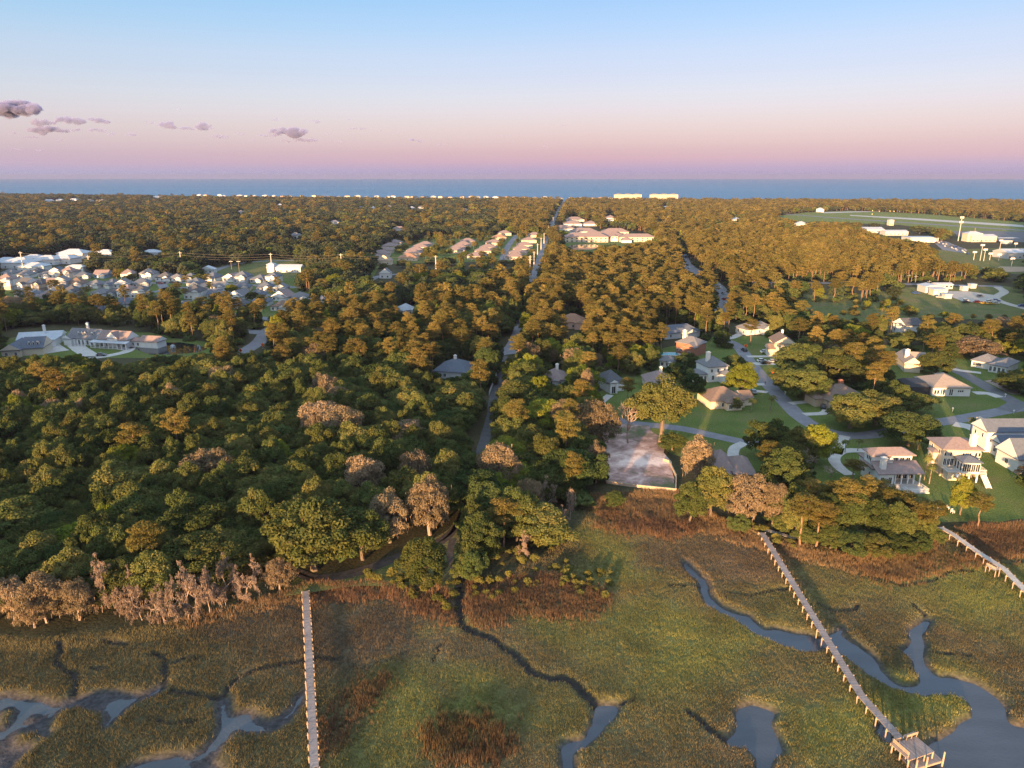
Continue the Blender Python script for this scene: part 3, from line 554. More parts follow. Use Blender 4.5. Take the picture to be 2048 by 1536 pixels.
def planks(a, b, wd, z, th=.05, pw=.17):
    a, b = np.array(a[:2]), np.array(b[:2]); L = np.hypot(*(b-a)); d = (b-a)/L; nr = np.array((-d[1], d[0])); n = int(L/pw); V, Q, T = [], [], []
    for i in range(n):
        s0, s1 = i*pw + .012, (i+1)*pw - .012; e = rd.uniform(-.03, .03, 2); zz_ = z + rd.uniform(-.008, .008)
        c = [a + d*s0 + nr*(wd/2+e[0]), a + d*s1 + nr*(wd/2+e[0]), a + d*s1 - nr*(wd/2+e[1]), a + d*s0 - nr*(wd/2+e[1])]; k = len(V)
        V += [(*q, zz_ - th) for q in c] + [(*q, zz_) for q in c]
        Q += [(k+4,k+7,k+6,k+5), (k,k+1,k+2,k+3), (k,k+4,k+5,k+1), (k+1,k+5,k+6,k+2), (k+2,k+6,k+7,k+3), (k+3,k+7,k+4,k)]
        tv = np.clip(.5*vnoise(np.array([i*pw/2.6]), np.array([a[0]]), 5)[0] + .5*rd.uniform(), 0, 1); T += [tv]*6
    return V, Q, T
def dock(name, label, px, wd, z, m, bw=2.5, posts_up=.12, cat='dock'):
    W = [np.array(P(x, y, z)[:2]) for x, y in px]; root = thing(name, label, cat, (*W[0], float(ground_z(*W[0])))); o = np.array((*W[0], float(ground_z(*W[0]))))
    V, Q, T = [], [], []
    for a, b in zip(W[:-1], W[1:]):
        v, q, t_ = planks(a, b, wd, z); k = len(V); V += v; Q += [tuple(k+i for i in f) for f in q]; T += t_
    me = np_mesh('planks', np.array(V) - o, quads=np.array(Q), fattr={'tint': T}); link('planks', me, root, mats=m, kind='stuff')
    for sg in (-1, 1):
        mb = MB()
        for a, b in zip(W[:-1], W[1:]):
            d = (b-a)/np.hypot(*(b-a)); nr = np.array((-d[1], d[0]))*sg*wd*.36
            mb.beam(np.array((*(a+nr), z-.16)) - o, np.array((*(b+nr), z-.16)) - o, .08, .2)
        mb.obj('stringer', POSTM, root)
    me = None
    for a, b in zip(W[:-1], W[1:]):
        L = np.hypot(*(b-a)); d = (b-a)/L; nr = np.array((-d[1], d[0])); n = max(1, int(round(L/bw)))
        for i in range(n + (1 if b is W[-1] else 0)):
            c = a + d*min(L-.1, i*L/n + .1); g = min(-1.2, float(ground_z(*c)))-.4
            mb = MB(); mb.beam((*(c - nr*(wd/2+.28) - o[:2]), z-.30-o[2]), (*(c + nr*(wd/2+.28) - o[:2]), z-.30-o[2]), .09, .18); mb.obj('cross_beam', POSTM, root)
            for sg in (-1, 1):
                q = c + nr*sg*(wd/2+.12) - o[:2]; mb = MB(); mb.tube([(*q, g-o[2]), (*q, z+posts_up-o[2])], [.11, .10], 6); mb.obj('post', POSTM, root)
    return root, W, o
dock('boardwalk_dock', 'long straight grey boardwalk dock at the left', [(611,1182),(617,1290),(622,1400),(629,1536),(636,1660)], 1.2, .35, DECK)
dock('boardwalk_dock', 'long boardwalk dock leading to the pier platform at lower right', [(1524,1065),(1723,1391),(1803,1480)], 1.35, .45, DECK)
dock('boardwalk_dock', 'pale boardwalk dock leaving the frame at the right edge', [(1881,1054),(1906,1068),(1958,1105),(2007,1136),(2050,1180),(2130,1250)], 1.4, .7, DECKL)
# bench bay on the right-hand dock
b0 = np.array(P(1985, 1128, .75)[:2]); b1 = np.array(P(2004, 1138, .75)[:2]); dv = (b1-b0)/np.hypot(*(b1-b0)); nv = np.array((-dv[1], dv[0]))
root = thing('dock_bench', 'small bench bay beside the pale right dock', 'bench', (*b0, MARSH)); V, Q, T = planks(b0 - nv*1.2, b1 - nv*1.2, 1.5, .75); link('planks', np_mesh('planks', np.array(V) - [*b0, MARSH], quads=np.array(Q), fattr={'tint': T}), root, mats=DECKL, kind='stuff')
for c in (b0, b1):
    for off in (.6, 1.8): q = c - nv*off - b0; MB().tube([(*q, -.6), (*q, 1.72)], [.09,.09], 6).obj('post', POSTM, root)
MB().beam((*(b0-nv*1.85-b0), 2.2), (*(b1-nv*1.85-b0), 2.2), .08, .5).obj('backrest', POSTM, root)
# pier platform
zp = .55; A, B, C_ = [np.array(P(x, y, zp)[:2]) for x, y in [(1782,1489),(1833,1472),(1855,1501)]]
ux = (B-A)/np.hypot(*(B-A)); wx = np.hypot(*(B-A)); uy = np.array((ux[1], -ux[0])); wy = max(3.2, float(np.dot(C_-B, uy)))
root = thing('pier_platform', 'square wooden pier platform with benches at the end of the long dock', 'pier', (*A, -1.6)); o = np.array((*A, -1.6))
V, Q, T = planks(A + uy*wy/2, A + uy*wy/2 + ux*wx, wy, zp); link('planks', np_mesh('planks', np.array(V)-o, quads=np.array(Q), fattr={'tint': T}), root, mats=DECK, kind='stuff')
def pl(x, y, z): q = A + ux*x + uy*y; return (q[0]-o[0], q[1]-o[1], z-o[2])
for k in range(3):
    MB().beam(pl(0, .2 + k*(wy-.4)/2, zp-.2), pl(wx, .2 + k*(wy-.4)/2, zp-.2), .12, .26).obj('beam', POSTM, root)
for i in range(4):
    for j in range(3): mb = MB(); x_, y_ = .15 + i*(wx-.3)/3, .15 + j*(wy-.3)/2; mb.tube([pl(x_, y_, -2.4), pl(x_, y_, zp-.1)], [.13,.12], 7); mb.obj('piling', POSTM, root)
def bench(label, x0, y0, x1, y1, side):
    e = thing('bench', label, 'bench', tuple(np.array(pl(x0, y0, zp)) + o)); e0 = np.array(pl(x0, y0, zp)); a, b = np.array((x0, y0)), np.array((x1, y1)); L = np.hypot(*(b-a)); d = (b-a)/L; nn = np.array((d[1], -d[0]))*side
    def q(s, t_, z): r = a + d*s + nn*t_; return tuple(np.array(pl(r[0], r[1], z)) - e0)
    for t_ in (.1, .28, .46): MB().beam(q(0, t_, zp+.46), q(L, t_, zp+.46), .16, .05).obj('seat_slat', POSTM, e)
    for k_, z_ in enumerate((.62, .80, .98)): MB().beam(q(0, -.06 - .04*k_, zp+z_), q(L, -.06 - .04*k_, zp+z_), .05, .15).obj('back_slat', POSTM, e)
    n = max(2, int(L/.9)+1)
    for i in range(n):
        s = .06 + (L-.12)*i/(n-1); mb = MB(); mb.beam(q(s, 0, zp), q(s, -.16, zp+1.06), .09, .09); mb.obj('leg', POSTM, e); MB().beam(q(s, .46, zp), q(s, .46, zp+.44), .09, .09).obj('leg', POSTM, e)
bench('long slatted bench along the landward left edge of the pier platform', .12, .1, .12, wy-.3, -1)
bench('slatted bench at the back right corner of the pier platform', wx*.55, .1, wx-.1, .1, 1)
bench('short slatted bench at the back left corner of the pier platform', .6, .1, wx*.30, .1, 1)
zl = -.75; A2, B2 = [np.array(P(x, y, zl)[:2]) for x, y in [(1802,1517),(1850,1503)]]; d2 = (B2-A2); L2 = np.hypot(*d2); d2 /= L2; n2 = np.array((d2[1], -d2[0]))
root = thing('floating_dock', 'low wooden floating dock below the pier platform', 'dock', (*A2, -1.6)); o2 = np.array((*A2, -1.6))
V, Q, T = planks(A2 + n2*1.0, A2 + n2*1.0 + d2*(L2+1.2), 2.2, zl); link('planks', np_mesh('planks', np.array(V)-o2, quads=np.array(Q), fattr={'tint': T}), root, mats=DECK, kind='stuff')
MB().beam((*(A2+n2*2.1-o2[:2]), zl-.2-o2[2]), (*(A2+n2*2.1+d2*(L2+1.2)-o2[:2]), zl-.2-o2[2]), .12, .3).obj('fascia', POSTM, root)
for i, s in enumerate((.35, L2*.5, L2+.9)):
    q = A2 + n2*2.3 + d2*s; e = MB(); e.tube([(0,0,-1.5), (.03,.02,2.6)], [.15,.12], 8); tag(e.obj('piling', POSTM, loc=(*q, -1.6)), 'round mooring piling standing at the floating dock, %s of three' % ('leftmost','middle','rightmost')[i], 'piling', 'pilings at the floating dock')
# shore walk at the start of the long dock
W0 = [np.array(P(x, y, .12)[:2]) for x, y in [(1506,1053),(1550,1064),(1592,1077)]]; root = thing('shore_walk', 'low plank walk along the shore behind the long right dock', 'walkway', (*W0[0], 0)); V, Q, T = [], [], []
for a, b in zip(W0[:-1], W0[1:]):
    v, q, t_ = planks(a, b, 1.2, .12); k = len(V); V += v; Q += [tuple(k+i for i in f) for f in q]; T += t_
link('planks', np_mesh('planks', np.array(V) - [*W0[0], 0], quads=np.array(Q), fattr={'tint': T}), root, mats=DECKL, kind='stuff')
OPEN.append(np.array([(1500,1046),(1600,1070),(1600,1085),(1530,1072),(1512,1066)], float)); OPEN.append(np.array([(1876,1046),(1910,1060),(1960,1098),(2048,1160),(2048,1190),(1950,1110),(1900,1072)], float))

# low timber retaining wall round the sandy lot
WALLM = mat('retaining_wall_timber', (.36,.285,.215), .9, (.46,.37,.29), 1.2); CAPM = mat('wall_cap_board', (.33,.28,.23), .85, (.42,.36,.30), 1.5)
W1 = [np.array(P(x, y, 0)[:2]) for x, y in [(1200,945),(1214,967),(1240,971),(1290,977),(1351,983),(1352,955),(1338,926),(1326,922)]]
root = thing('retaining_wall', 'low timber retaining wall with cap board round the sandy lot', 'wall', (*W1[0], 0)); o = np.array((*W1[0], 0))
for i, (a, b) in enumerate(zip(W1[:-1], W1[1:])):
    a3, b3 = np.array((*a, 0)) - o, np.array((*b, 0)) - o
    for k in range(4): MB().beam(a3 + [0,0,-.45+.36*k], b3 + [0,0,-.45+.36*k], .10, .34).obj('plank', WALLM, root)
    MB().beam(a3 + [0,0,.86], b3 + [0,0,.86], .26, .06).obj('cap_board', CAPM, root)
    L = np.hypot(*(b-a)); d = (b-a)/L; nn = np.array((d[1], -d[0]))
    for s in np.arange(.3, L, 2.4): q = a + d*s + nn*.13 - o[:2]; MB().tube([(*q,-1.0), (*q,.9)], [.12,.12], 6).obj('post', WALLM, root)
# white board fence beside the narrow lane
FW = mat('white_fence_paint', (.62,.62,.62), .7, (.74,.74,.74), .8)
W2 = [np.array(P(x, y, 0)[:2]) for x, y in [(1001,724),(996,745),(987,768),(978,792)]]; root = thing('fence', 'white board fence beside the narrow lane', 'fence', (*W2[0], 0)); o = np.array((*W2[0], 0))
for a, b in zip(W2[:-1], W2[1:]):
    L = np.hypot(*(b-a)); n = int(L/2.4); 
    for i in range(n):
        p, q = a + (b-a)*i/n, a + (b-a)*(i+1)/n; MB().beam((*(p-o[:2]), .95), (*(q-o[:2]), .95), .05, 1.6).obj('panel', FW, root); MB().box(p[0]-o[0]-.07, p[1]-o[1]-.07, -.2, p[0]-o[0]+.07, p[1]-o[1]+.07, 1.9).obj('post', FW, root)

# ================================================================== BUILDINGS
HOUSE_XY = []
def hull(pts):
    pts = sorted(set(map(tuple, np.round(pts, 3)))); 
    def half(ps):
        h = []
        for p in ps:
            while len(h) > 1 and (h[-1][0]-h[-2][0])*(p[1]-h[-2][1]) - (h[-1][1]-h[-2][1])*(p[0]-h[-2][0]) <= 0: h.pop()
            h.append(p)
        return h
    return np.array(half(pts)[:-1] + half(pts[::-1])[:-1])
def roofmat(name, a, b): return mat(name, a, .88, b, 1.3, detail=9, thr=(.3,.7))
WALLS = {'white': mat('white_siding', (.60,.60,.61), .8, (.68,.68,.68), .8), 'cream': mat('cream_stucco', (.55,.47,.37), .85, (.61,.53,.42), .6), 'beige': mat('beige_stucco', (.52,.44,.35), .85, (.58,.50,.40), .6),
         'brick': mat('red_brick_wall', (.26,.11,.075), .9, (.34,.16,.11), 4.0), 'tan': mat('tan_brick_wall', (.40,.31,.23), .9, (.48,.38,.29), 3.0), 'blue': mat('blue_siding', (.22,.34,.50), .85, (.26,.38,.54), .8), 'grey': mat('grey_siding', (.42,.43,.45), .85, (.48,.49,.50), .8), 'pink': mat('pink_stucco', (.62,.40,.32), .85, (.70,.47,.38), .7)}
ROOFS = {'grey': roofmat('grey_shingle', (.135,.135,.150), (.190,.190,.205)), 'brown': roofmat('brown_shingle', (.150,.105,.085), (.215,.155,.125)), 'tan': roofmat('tan_shingle', (.235,.195,.170), (.310,.260,.230)), 'blue': roofmat('blue_grey_shingle', (.085,.100,.135), (.125,.145,.185)),
         'metal': mat('pale_metal_roof', (.36,.39,.44), .45, (.46,.49,.54), .5, metallic=.0), 'terra': roofmat('terracotta_roof', (.300,.165,.105), (.390,.225,.150)), 'dark': roofmat('dark_shingle', (.070,.072,.082), (.110,.112,.125)), 'mauve': roofmat('mauve_brown_tile', (.200,.150,.145), (.275,.210,.200))}
GLASS = mat('window_glass', (.030,.036,.046), .08, spec=.6); FRAME = mat('window_frame', (.72,.72,.72), .6); GDOOR = mat('garage_door_paint', (.66,.65,.63), .6, (.72,.71,.69), .6); DOORM = mat('front_door_paint', (.17,.075,.05), .6); SCREEN = mat('dark_mesh_screen', (.030,.032,.040), .7, (.050,.052,.060), 2.0); BRICKC = mat('chimney_stucco', (.62,.60,.57), .85, (.70,.68,.65), 1.5); RAIL = mat('white_rail', (.72,.72,.73), .6)
def add_roof(mb, x0, y0, x1, y1, h, kind, axis, pitch, ov=.5):
    X0, Y0, X1, Y1 = x0-ov, y0-ov, x1+ov, y1+ov; W, D = X1-X0, Y1-Y0; e = h + .20; b0, b1 = h - .06, e
    base = [(X0,Y0,b0),(X1,Y0,b0),(X1,Y1,b0),(X0,Y1,b0),(X0,Y0,b1),(X1,Y0,b1),(X1,Y1,b1),(X0,Y1,b1)]
    F = [(3,2,1,0),(0,1,5,4),(1,2,6,5),(2,3,7,6),(3,0,4,7)]
    if kind == 'flat': mb.add(base, F + [(4,5,6,7)]); return e
    if kind == 'shed':
        r = D*pitch; mb.add(base + [(X0,Y1,e+r),(X1,Y1,e+r)], F + [(4,5,9,8),(5,6,9),(4,8,7),(7,8,9,6)]); return e+r
    if axis == 'x':
        r = D/2*pitch; i = min(D/2, W/2-.01) if kind == 'hip' else 0.0; rd_ = [(X0+i,(Y0+Y1)/2,e+r),(X1-i,(Y0+Y1)/2,e+r)]
        f = [(4,5,9,8),(6,7,8,9)]; g = [(5,6,9),(7,4,8)]
    else:
        r = W/2*pitch; i = min(W/2, D/2-.01) if kind == 'hip' else 0.0; rd_ = [((X0+X1)/2,Y0+i,e+r),((X0+X1)/2,Y1-i,e+r)]
        f = [(5,6,9,8),(7,4,8,9)]; g = [(4,5,8),(6,7,9)]
    k = len(mb.v); mb.v += base + rd_
    for q in F + f: mb.f.append(tuple(k+t_ for t_ in q)); mb.m.append(0)
    for q in g: mb.f.append(tuple(k+t_ for t_ in q)); mb.m.append(0 if kind == 'hip' else 1)
    return e + r
WCACHE = {}
def win_part(root, o, face, u, z, w_, h_, rect, deep=True, kind='window'):
    x0, y0, x1, y1 = rect
    key = (round(w_,2), round(h_,2), kind, deep)
    if key not in WCACHE:
        f = MB(); t_ = .09
        if kind == 'garage_door':
            f.box(-w_/2, -.05, 0, w_/2, .02, h_)
            for k in range(1, 4): f.box(-w_/2+.05, -.075, h_*k/4-.02, w_/2-.05, -.05, h_*k/4+.02)
            fm = f.mesh('garage_door'); fm.materials.append(GDOOR); pm = None
        elif kind == 'door':
            f.box(-w_/2, -.05, 0, w_/2, .02, h_); fm = f.mesh('door'); fm.materials.append(DOORM); pm = None
        else:
            f.box(-w_/2-t_, -.10, -t_, -w_/2, .02, h_+t_).box(w_/2, -.10, -t_, w_/2+t_, .02, h_+t_).box(-w_/2, -.10, -t_, w_/2, .02, 0).box(-w_/2, -.10, h_, w_/2, .02, h_+t_)
            if w_ > .8: f.box(-.03, -.07, 0, .03, .02, h_)
            fm = f.mesh('window'); fm.materials.append(FRAME); g = MB().box(-w_/2, -.045, 0, w_/2, .015, h_); pm = g.mesh('pane'); pm.materials.append(GLASS)
        WCACHE[key] = (fm, pm)
    fm, pm = WCACHE[key]
    loc, rz = {'F': ((x0+u, y0, z), 0), 'B': ((x0+u, y1, z), math.pi), 'L': ((x0, y0+u, z), -math.pi/2), 'R': ((x1, y0+u, z), math.pi/2)}[face]
    e = link(kind, fm, root, loc, rz)
    if pm is not None: link('pane', pm, e)
def frame3(A, B, C, h, w_=None, d_=None):
    a, b, c = [np.array(P(x, y, h)[:2]) for x, y in (A, B, C)]; ux = (b-a)/np.hypot(*(b-a)); uy = np.array((-ux[1], ux[0]))
    return a, math.atan2(ux[1], ux[0]), (w_ or np.hypot(*(b-a))), (d_ or max(5.0, abs(float(np.dot(c-a, uy)))))
class House:
    """a building whose local x runs along its front (left to right as seen), y to its back; blocks are given in metres or as fractions of the main block"""
    def __init__(s, name, label, org, rz, w_, d_, wall='white', roof='grey', cat='house', group=None, op=True):
        s.root = thing(name, label, cat, (org[0], org[1], 0), rz, group); s.w, s.d = w_, d_; s.org = np.array(org); s.rz = rz; s.wall = WALLS[wall]; s.roof = ROOFS[roof]; s.pts = []; s.op = op; s.lo = .55 if op is True else 1.0
    def world(s, x, y): c, n_ = math.cos(s.rz), math.sin(s.rz); return s.org[0] + c*x - n_*y, s.org[1] + n_*x + c*y
    def block(s, x0, y0, x1, y1, h, kind='hip', axis='x', pitch=.5, z0=0.0, ov=.5, wall=None, roof=None, fr=False, walls=True):
        if fr: x0, x1, y0, y1 = x0*s.w, x1*s.w, y0*s.d, y1*s.d
        if walls: MB().box(x0, y0, z0-(.3 if z0 == 0 else 0), x1, y1, h).obj('wall', wall or s.wall, s.root)
        mb = MB(); top = add_roof(mb, x0, y0, x1, y1, h+.003, kind, axis, pitch, ov); mb.obj('roof', [roof or s.roof, wall or s.wall], s.root)
        for cx in (x0-ov, x1+ov):
            for cy_ in (y0-ov, y1+ov): X, Y = s.world(cx, cy_); s.pts.append((X, Y, h*s.lo)); s.pts.append((X, Y, h))
        X, Y = s.world((x0+x1)/2, (y0+y1)/2); s.pts.append((X, Y, top)); HOUSE_XY.append((X, Y, .5*max(x1-x0, y1-y0)))
        s.rect = (x0, y0, x1, y1); s.h = h; s.z0 = z0; return s
    def wins(s, face, n, z=1.0, w_=1.1, h_=1.4, u0=0, u1=1, kind='window'):
        L = (s.rect[2]-s.rect[0]) if face in 'FB' else (s.rect[3]-s.rect[1])
        for i in range(n): win_part(s.root, None, face, L*(u0 + (u1-u0)*(i+.5)/n), z, w_, h_, s.rect, kind=kind)
        return s
    def chimney(s, x, y, z0, z1, w_=1.1, d_=.9, m=None):
        mb = MB().box(x-w_/2, y-d_/2, z0, x+w_/2, y+d_/2, z1); mb.box(x-w_/2-.1, y-d_/2-.1, z1+.002, x+w_/2+.1, y+d_/2+.1, z1+.18).box(x-w_/4, y-d_/4, z1+.185, x+w_/4, y+d_/4, z1+.45); mb.obj('chimney', m or BRICKC, s.root); return s
    def dormer(s, x, y0, y1, z, w_=1.3, h_=1.5, m=None):
        e = MB().box(x-w_/2, y0, z, x+w_/2, y1, z+h_).obj('dormer', WALLS['white'], s.root); mb = MB(); add_roof(mb, x-w_/2, y0, x+w_/2, y1, z+h_, 'gable', 'y', .8, .15); mb.obj('roof', [s.roof, WALLS['white']], e)
        MB().box(x-.35, y0-.03, z+.3, x+.35, y0+.02, z+1.25).obj('pane', GLASS, e); return s
    def part(s, name, mb, m): mb.obj(name, m, s.root); return s
    def posts(s, name, ps, z0, z1, r=.12, m=None):
        for x, y in ps: MB().box(x-r, y-r, z0, x+r, y+r, z1).obj(name, m or RAIL, s.root)
        return s
    def railing(s, pts, z, hh=1.0):
        for (xa, ya), (xb, yb) in zip(pts[:-1], pts[1:]):
            L = math.hypot(xb-xa, yb-ya); mb = MB(); mb.beam((xa,ya,z+hh), (xb,yb,z+hh), .08, .07); mb.beam((xa,ya,z+.12), (xb,yb,z+.12), .05, .05); n = max(2, int(L/.28))
            for i in range(n+1): x_, y_ = xa+(xb-xa)*i/n, ya+(yb-ya)*i/n; mb.box(x_-.02, y_-.02, z+.14, x_+.02, y_+.02, z+hh-.04)
            mb.obj('railing', RAIL, s.root)
        return s
    def done(s):
        if s.op:
            q = np.array(s.pts); a, b = proj(q[:,0], q[:,1], q[:,2]); OPEN.append(hull(np.stack([a, b], -1)))
        return s
def H3(name, label, A, B, C, h, wall, roof, w_=None, d_=None, cat='house', **kw):
    a, rz, w1, d1 = frame3(A, B, C, h, w_, d_); return House(name, label, a, rz, w1, d1, wall, roof, cat, **kw)

# ---- the waterfront houses at right
k = H3('waterfront_house', 'two storey white house with grey brown roofs, tall chimney and rear porch', (1759,947), (1844,946), (1722,921), 4.2, 'white', 'mauve')
k.block(0, 3.2, k.w, k.d, 4.2, 'hip', 'x', .42, ov=.6).wins('L', 2, 1.6, .8, 1.2)
k.block(0, 0, k.w*.36, 3.194, 4.2, 'flat', ov=.0).wins('F', 2, 1.2, .9, 1.8)
mb = MB(); X1 = k.w+.6; mb.add([(-.6,-.6,4.25),(X1,-.6,4.25),(X1,4.5,6.1),(-.6,4.5,6.1),(-.6,-.6,4.05),(X1,-.6,4.05),(X1,4.5,5.9),(-.6,4.5,5.9)], [(0,1,2,3),(7,6,5,4),(4,5,1,0),(5,6,2,1),(6,7,3,2),(7,4,0,3)]); k.part('porch_roof', mb, k.roof)
k.part('porch_floor', MB().box(k.w*.36+.01, 0, 0, k.w, 3.19, 1.0), CONC); k.posts('column', [(k.w*f, .2) for f in (.40,.55,.70,.84,.985)], 1.0, 4.05, .14)
k.rect = (0, 3.2, k.w, k.d); k.wins('F', 4, 1.2, 1.5, 2.2, .40, .98)
k.block(k.w*.02, 4.6, k.w*.96, k.d-.2, 7.6, 'hip', 'x', .48, z0=4.21, ov=.7).wins('L', 3, 5.6, .6, 1.2, .1, .7).wins('F', 4, 5.6, 1.1, 1.3, .35, .98)
k.block(k.w*.34, 3.6, k.w*.46, 5.2, 6.4, 'gable', 'y', .9, z0=4.8, ov=.25)
k.block(k.w*.15, k.d+.1, k.w*.55, k.d+5, 4.0, 'hip', 'x', .45, ov=.5)
k.chimney(k.w*.14, 1.7, .0, 8.0, 1.4, 1.1)
k.part('terrace', MB().box(k.w*.5, -4.2, -.3, k.w*1.02, -.01, .35), CONC); k.railing([(k.w*.52,-.1),(k.w*.52,-4.1),(k.w*1.0,-4.1),(k.w*1.0,-.1)], .36)
mb = MB()
for i in range(6): mb.box(k.w*.40, -.35-i*.32, -.2, k.w*.49, -.02-i*.32, .95-i*.16)
k.part('steps', mb, CONC); k.done()
k = H3('waterfront_house', 'tall stilted cream house with sunroom, decks and white chimney', (1888.6,898), (1963,900), (1854.6,877), 8.2, 'cream', 'mauve')
k.block(0, 0, k.w, k.d, 8.2, 'hip', 'x', .42, z0=2.6, ov=.7).wins('F', 3, 6.2, .8, 1.1, .04, .22).wins('F', 4, 6.2, .7, 1.0, .52, .75).wins('F', 2, 6.2, .8, 1.1, .85, 1.0).wins('F', 3, 3.4, .9, 2.0, .03, .30).wins('L', 2, 6.2, .8, 1.2).wins('L', 2, 3.4, .8, 1.2, .5, 1)
k.part('foundation', MB().box(.4, .4, -.3, k.w-.4, k.d-.4, 2.59), WALLS['tan']); k.posts('pier', [(.15,.15),(k.w*.3,.15),(k.w-.15,.15),(.15,k.d*.5)], -.3, 2.59, .2, WALLS['tan'])
k.block(-1.4, k.d*.30, -.005, k.d*.62, 6.2, 'hip', 'y', .5, z0=2.8, ov=.4)
k.block(k.w*.34, -4.2, k.w*.80, -.01, 6.0, 'hip', 'x', .42, z0=2.6, ov=.5, wall=WALLS['white'], roof=ROOFS['blue']).wins('F', 4, 3.3, 1.1, 2.2).wins('L', 3, 3.3, .8, 2.2)
k.part('deck', MB().box(k.w*.02, -3.2, 2.35, k.w*.335, -.01, 2.6), CONC); k.part('deck', MB().box(k.w*.805, -3.6, 2.35, k.w*1.05, -.01, 2.6), CONC)
k.railing([(k.w*.03,-.1),(k.w*.03,-3.15),(k.w*.33,-3.15)], 2.6); k.railing([(k.w*.81,-3.55),(k.w*1.04,-3.55),(k.w*1.04,-.1)], 2.6)
k.part('lattice_skirt', MB().box(k.w*.05, -3.0, -.3, k.w*.32, -.3, 2.34), WALLS['cream']); k.posts('post', [(k.w*.36,-4.0),(k.w*.57,-4.0),(k.w*.78,-4.0),(k.w*1.03,-3.5)], -.3, 2.59, .15, RAIL)
for x0 in (.20, .86):
    mb = MB()
    for i in range(13): mb.box(k.w*x0, -4.35-i*.30, 2.3-i*.2, k.w*x0+1.4, -4.06-i*.30, 2.42-i*.2)
    mb.beam((k.w*x0, -4.2, 2.3), (k.w*x0, -8.0, -.2), .08, .3); mb.beam((k.w*x0+1.4, -4.2, 2.3), (k.w*x0+1.4, -8.0, -.2), .08, .3); k.part('stairs', mb, RAIL)
k.chimney(k.w*.80, 1.2, 6.0, 12.0, 1.5, 1.2); k.done()
a = np.array(P(1939,888,0)[:2]); b = np.array(P(2040,946,0)[:2]); rz = math.atan2(*(b-a)[::-1]); L = np.hypot(*(b-a))
k = House('waterfront_house', 'large cream house with dark roofs and stepped gables at the right edge', a, rz, L, 14, 'white', 'blue')
k.block(0, 0, L*.30, 13, 6.6, 'gable', 'y', .75).wins('F', 2, 4.4, .8, 1.2); k.block(L*.305, 1.5, L*.50, 12, 4.4, 'gable', 'y', .7).wins('F', 1, 1.2, 1.2, 1.8)
k.block(L*.505, .3, L*.62, 11, 3.2, 'hip', 'x', .5).wins('F', 2, 1.0, .8, 1.3); k.block(L*.625, -1.5, L*1.02, 11, 4.2, 'gable', 'y', .95).wins('F', 1, 1.4, 1.2, 1.4, .2, .8)
k.block(L*.15, 13.1, L*.8, 20, 5.0, 'gable', 'x', .6); k.chimney(L*.04, 1.0, 0, 9.0, 1.2, 1.2, WALLS['cream']); k.done()
k = H3('ranch_house', 'brown roofed house with entry gable behind the broad oak', (1655,801), (1738,797), (1664,779), 3.2, 'tan', 'brown', d_=14)
k.block(0, 0, k.w, k.d, 3.2, 'hip', 'x', .52).wins('F', 2, .9, 1.1, 1.5, .05, .35); k.block(k.w*.02, -2.6, k.w*.32, 1.0, 3.1, 'gable', 'y', .7, ov=.4).wins('F', 1, .8, 1.2, 1.6); k.block(-3, k.d*.2, -.01, k.d*.7, 3.0, 'hip', 'x', .5); k.chimney(k.w*.58, k.d*.55, 3, 8.2, 1.6, 1.2, WALLS['brick']).done()
k = H3('ranch_house', 'white house with large grey hip roof and dark screened pool cage', (1867,775), (1942,776), (1834,755), 3.4, 'white', 'tan')
k.block(0, 0, k.w, k.d, 3.4, 'hip', 'x', .46, ov=.6).wins('F', 2, .9, .8, 1.5, .03, .18).wins('F', 2, .4, .5, 2.4, .20, .32).wins('F', 2, .4, .5, 2.4, .44, .54).wins('F', 3, 1.7, .6, .7, .66, .82)
k.block(k.w*.80, k.d+.01, k.w*1.08, k.d+6.5, 3.2, 'hip', 'y', .45).wins('R', 1, .1, 4.6, 2.3, kind='garage_door')
mb = MB().box(-8.2, 1.0, 0, -.62, k.d*.85, 3.2); mb.add([(-8.2,1.0,3.21),(-.62,1.0,3.21),(-.62,k.d*.85,3.21),(-8.2,k.d*.85,3.21),(-6.5,2.6,4.4),(-1.2,2.6,4.4),(-1.2,k.d*.7,4.4),(-6.5,k.d*.7,4.4)], [(0,1,5,4),(1,2,6,5),(2,3,7,6),(3,0,4,7),(4,5,6,7)]); k.part('pool_cage', mb, SCREEN); k.done()
k = H3('ranch_house', 'beige gabled house with stout chimney above the pool cage house', (1810,727), (1842,729), (1785,708), 3.8, 'cream', 'tan')
k.block(0, 0, k.w, k.d, 3.8, 'gable', 'y', .75); k.block(k.w*.55, k.d*.35, k.w*1.5, k.d*.75, 4.2, 'gable', 'x', .7); k.chimney(k.w*.28, k.d*.35, 3, 8.6, 1.7, 1.2).done()
k = H3('ranch_house', 'low white ranch house with long grey roof near the dark side street', (1944,720), (2018,733), (1962,709), 3.0, 'white', 'grey', d_=11)
k.block(0, 0, k.w*.55, k.d, 3.0, 'hip', 'x', .46).wins('F', 3, .9, 1.0, 1.4, .08, .5).wins('L', 2, .9, 1.0, 1.4); k.block(k.w*.552, -3.5, k.w, k.d+1, 3.2, 'hip', 'y', .46).wins('F', 4, .6, .9, 1.9).wins('L', 1, .2, 1.2, 2.2, 0, .3); k.done()
k = H3('two_storey_house', 'two storey cream house with brown roof beside the drives', (1539,676), (1556,693), (1568,668), 6.0, 'cream', 'brown', w_=12, d_=9)
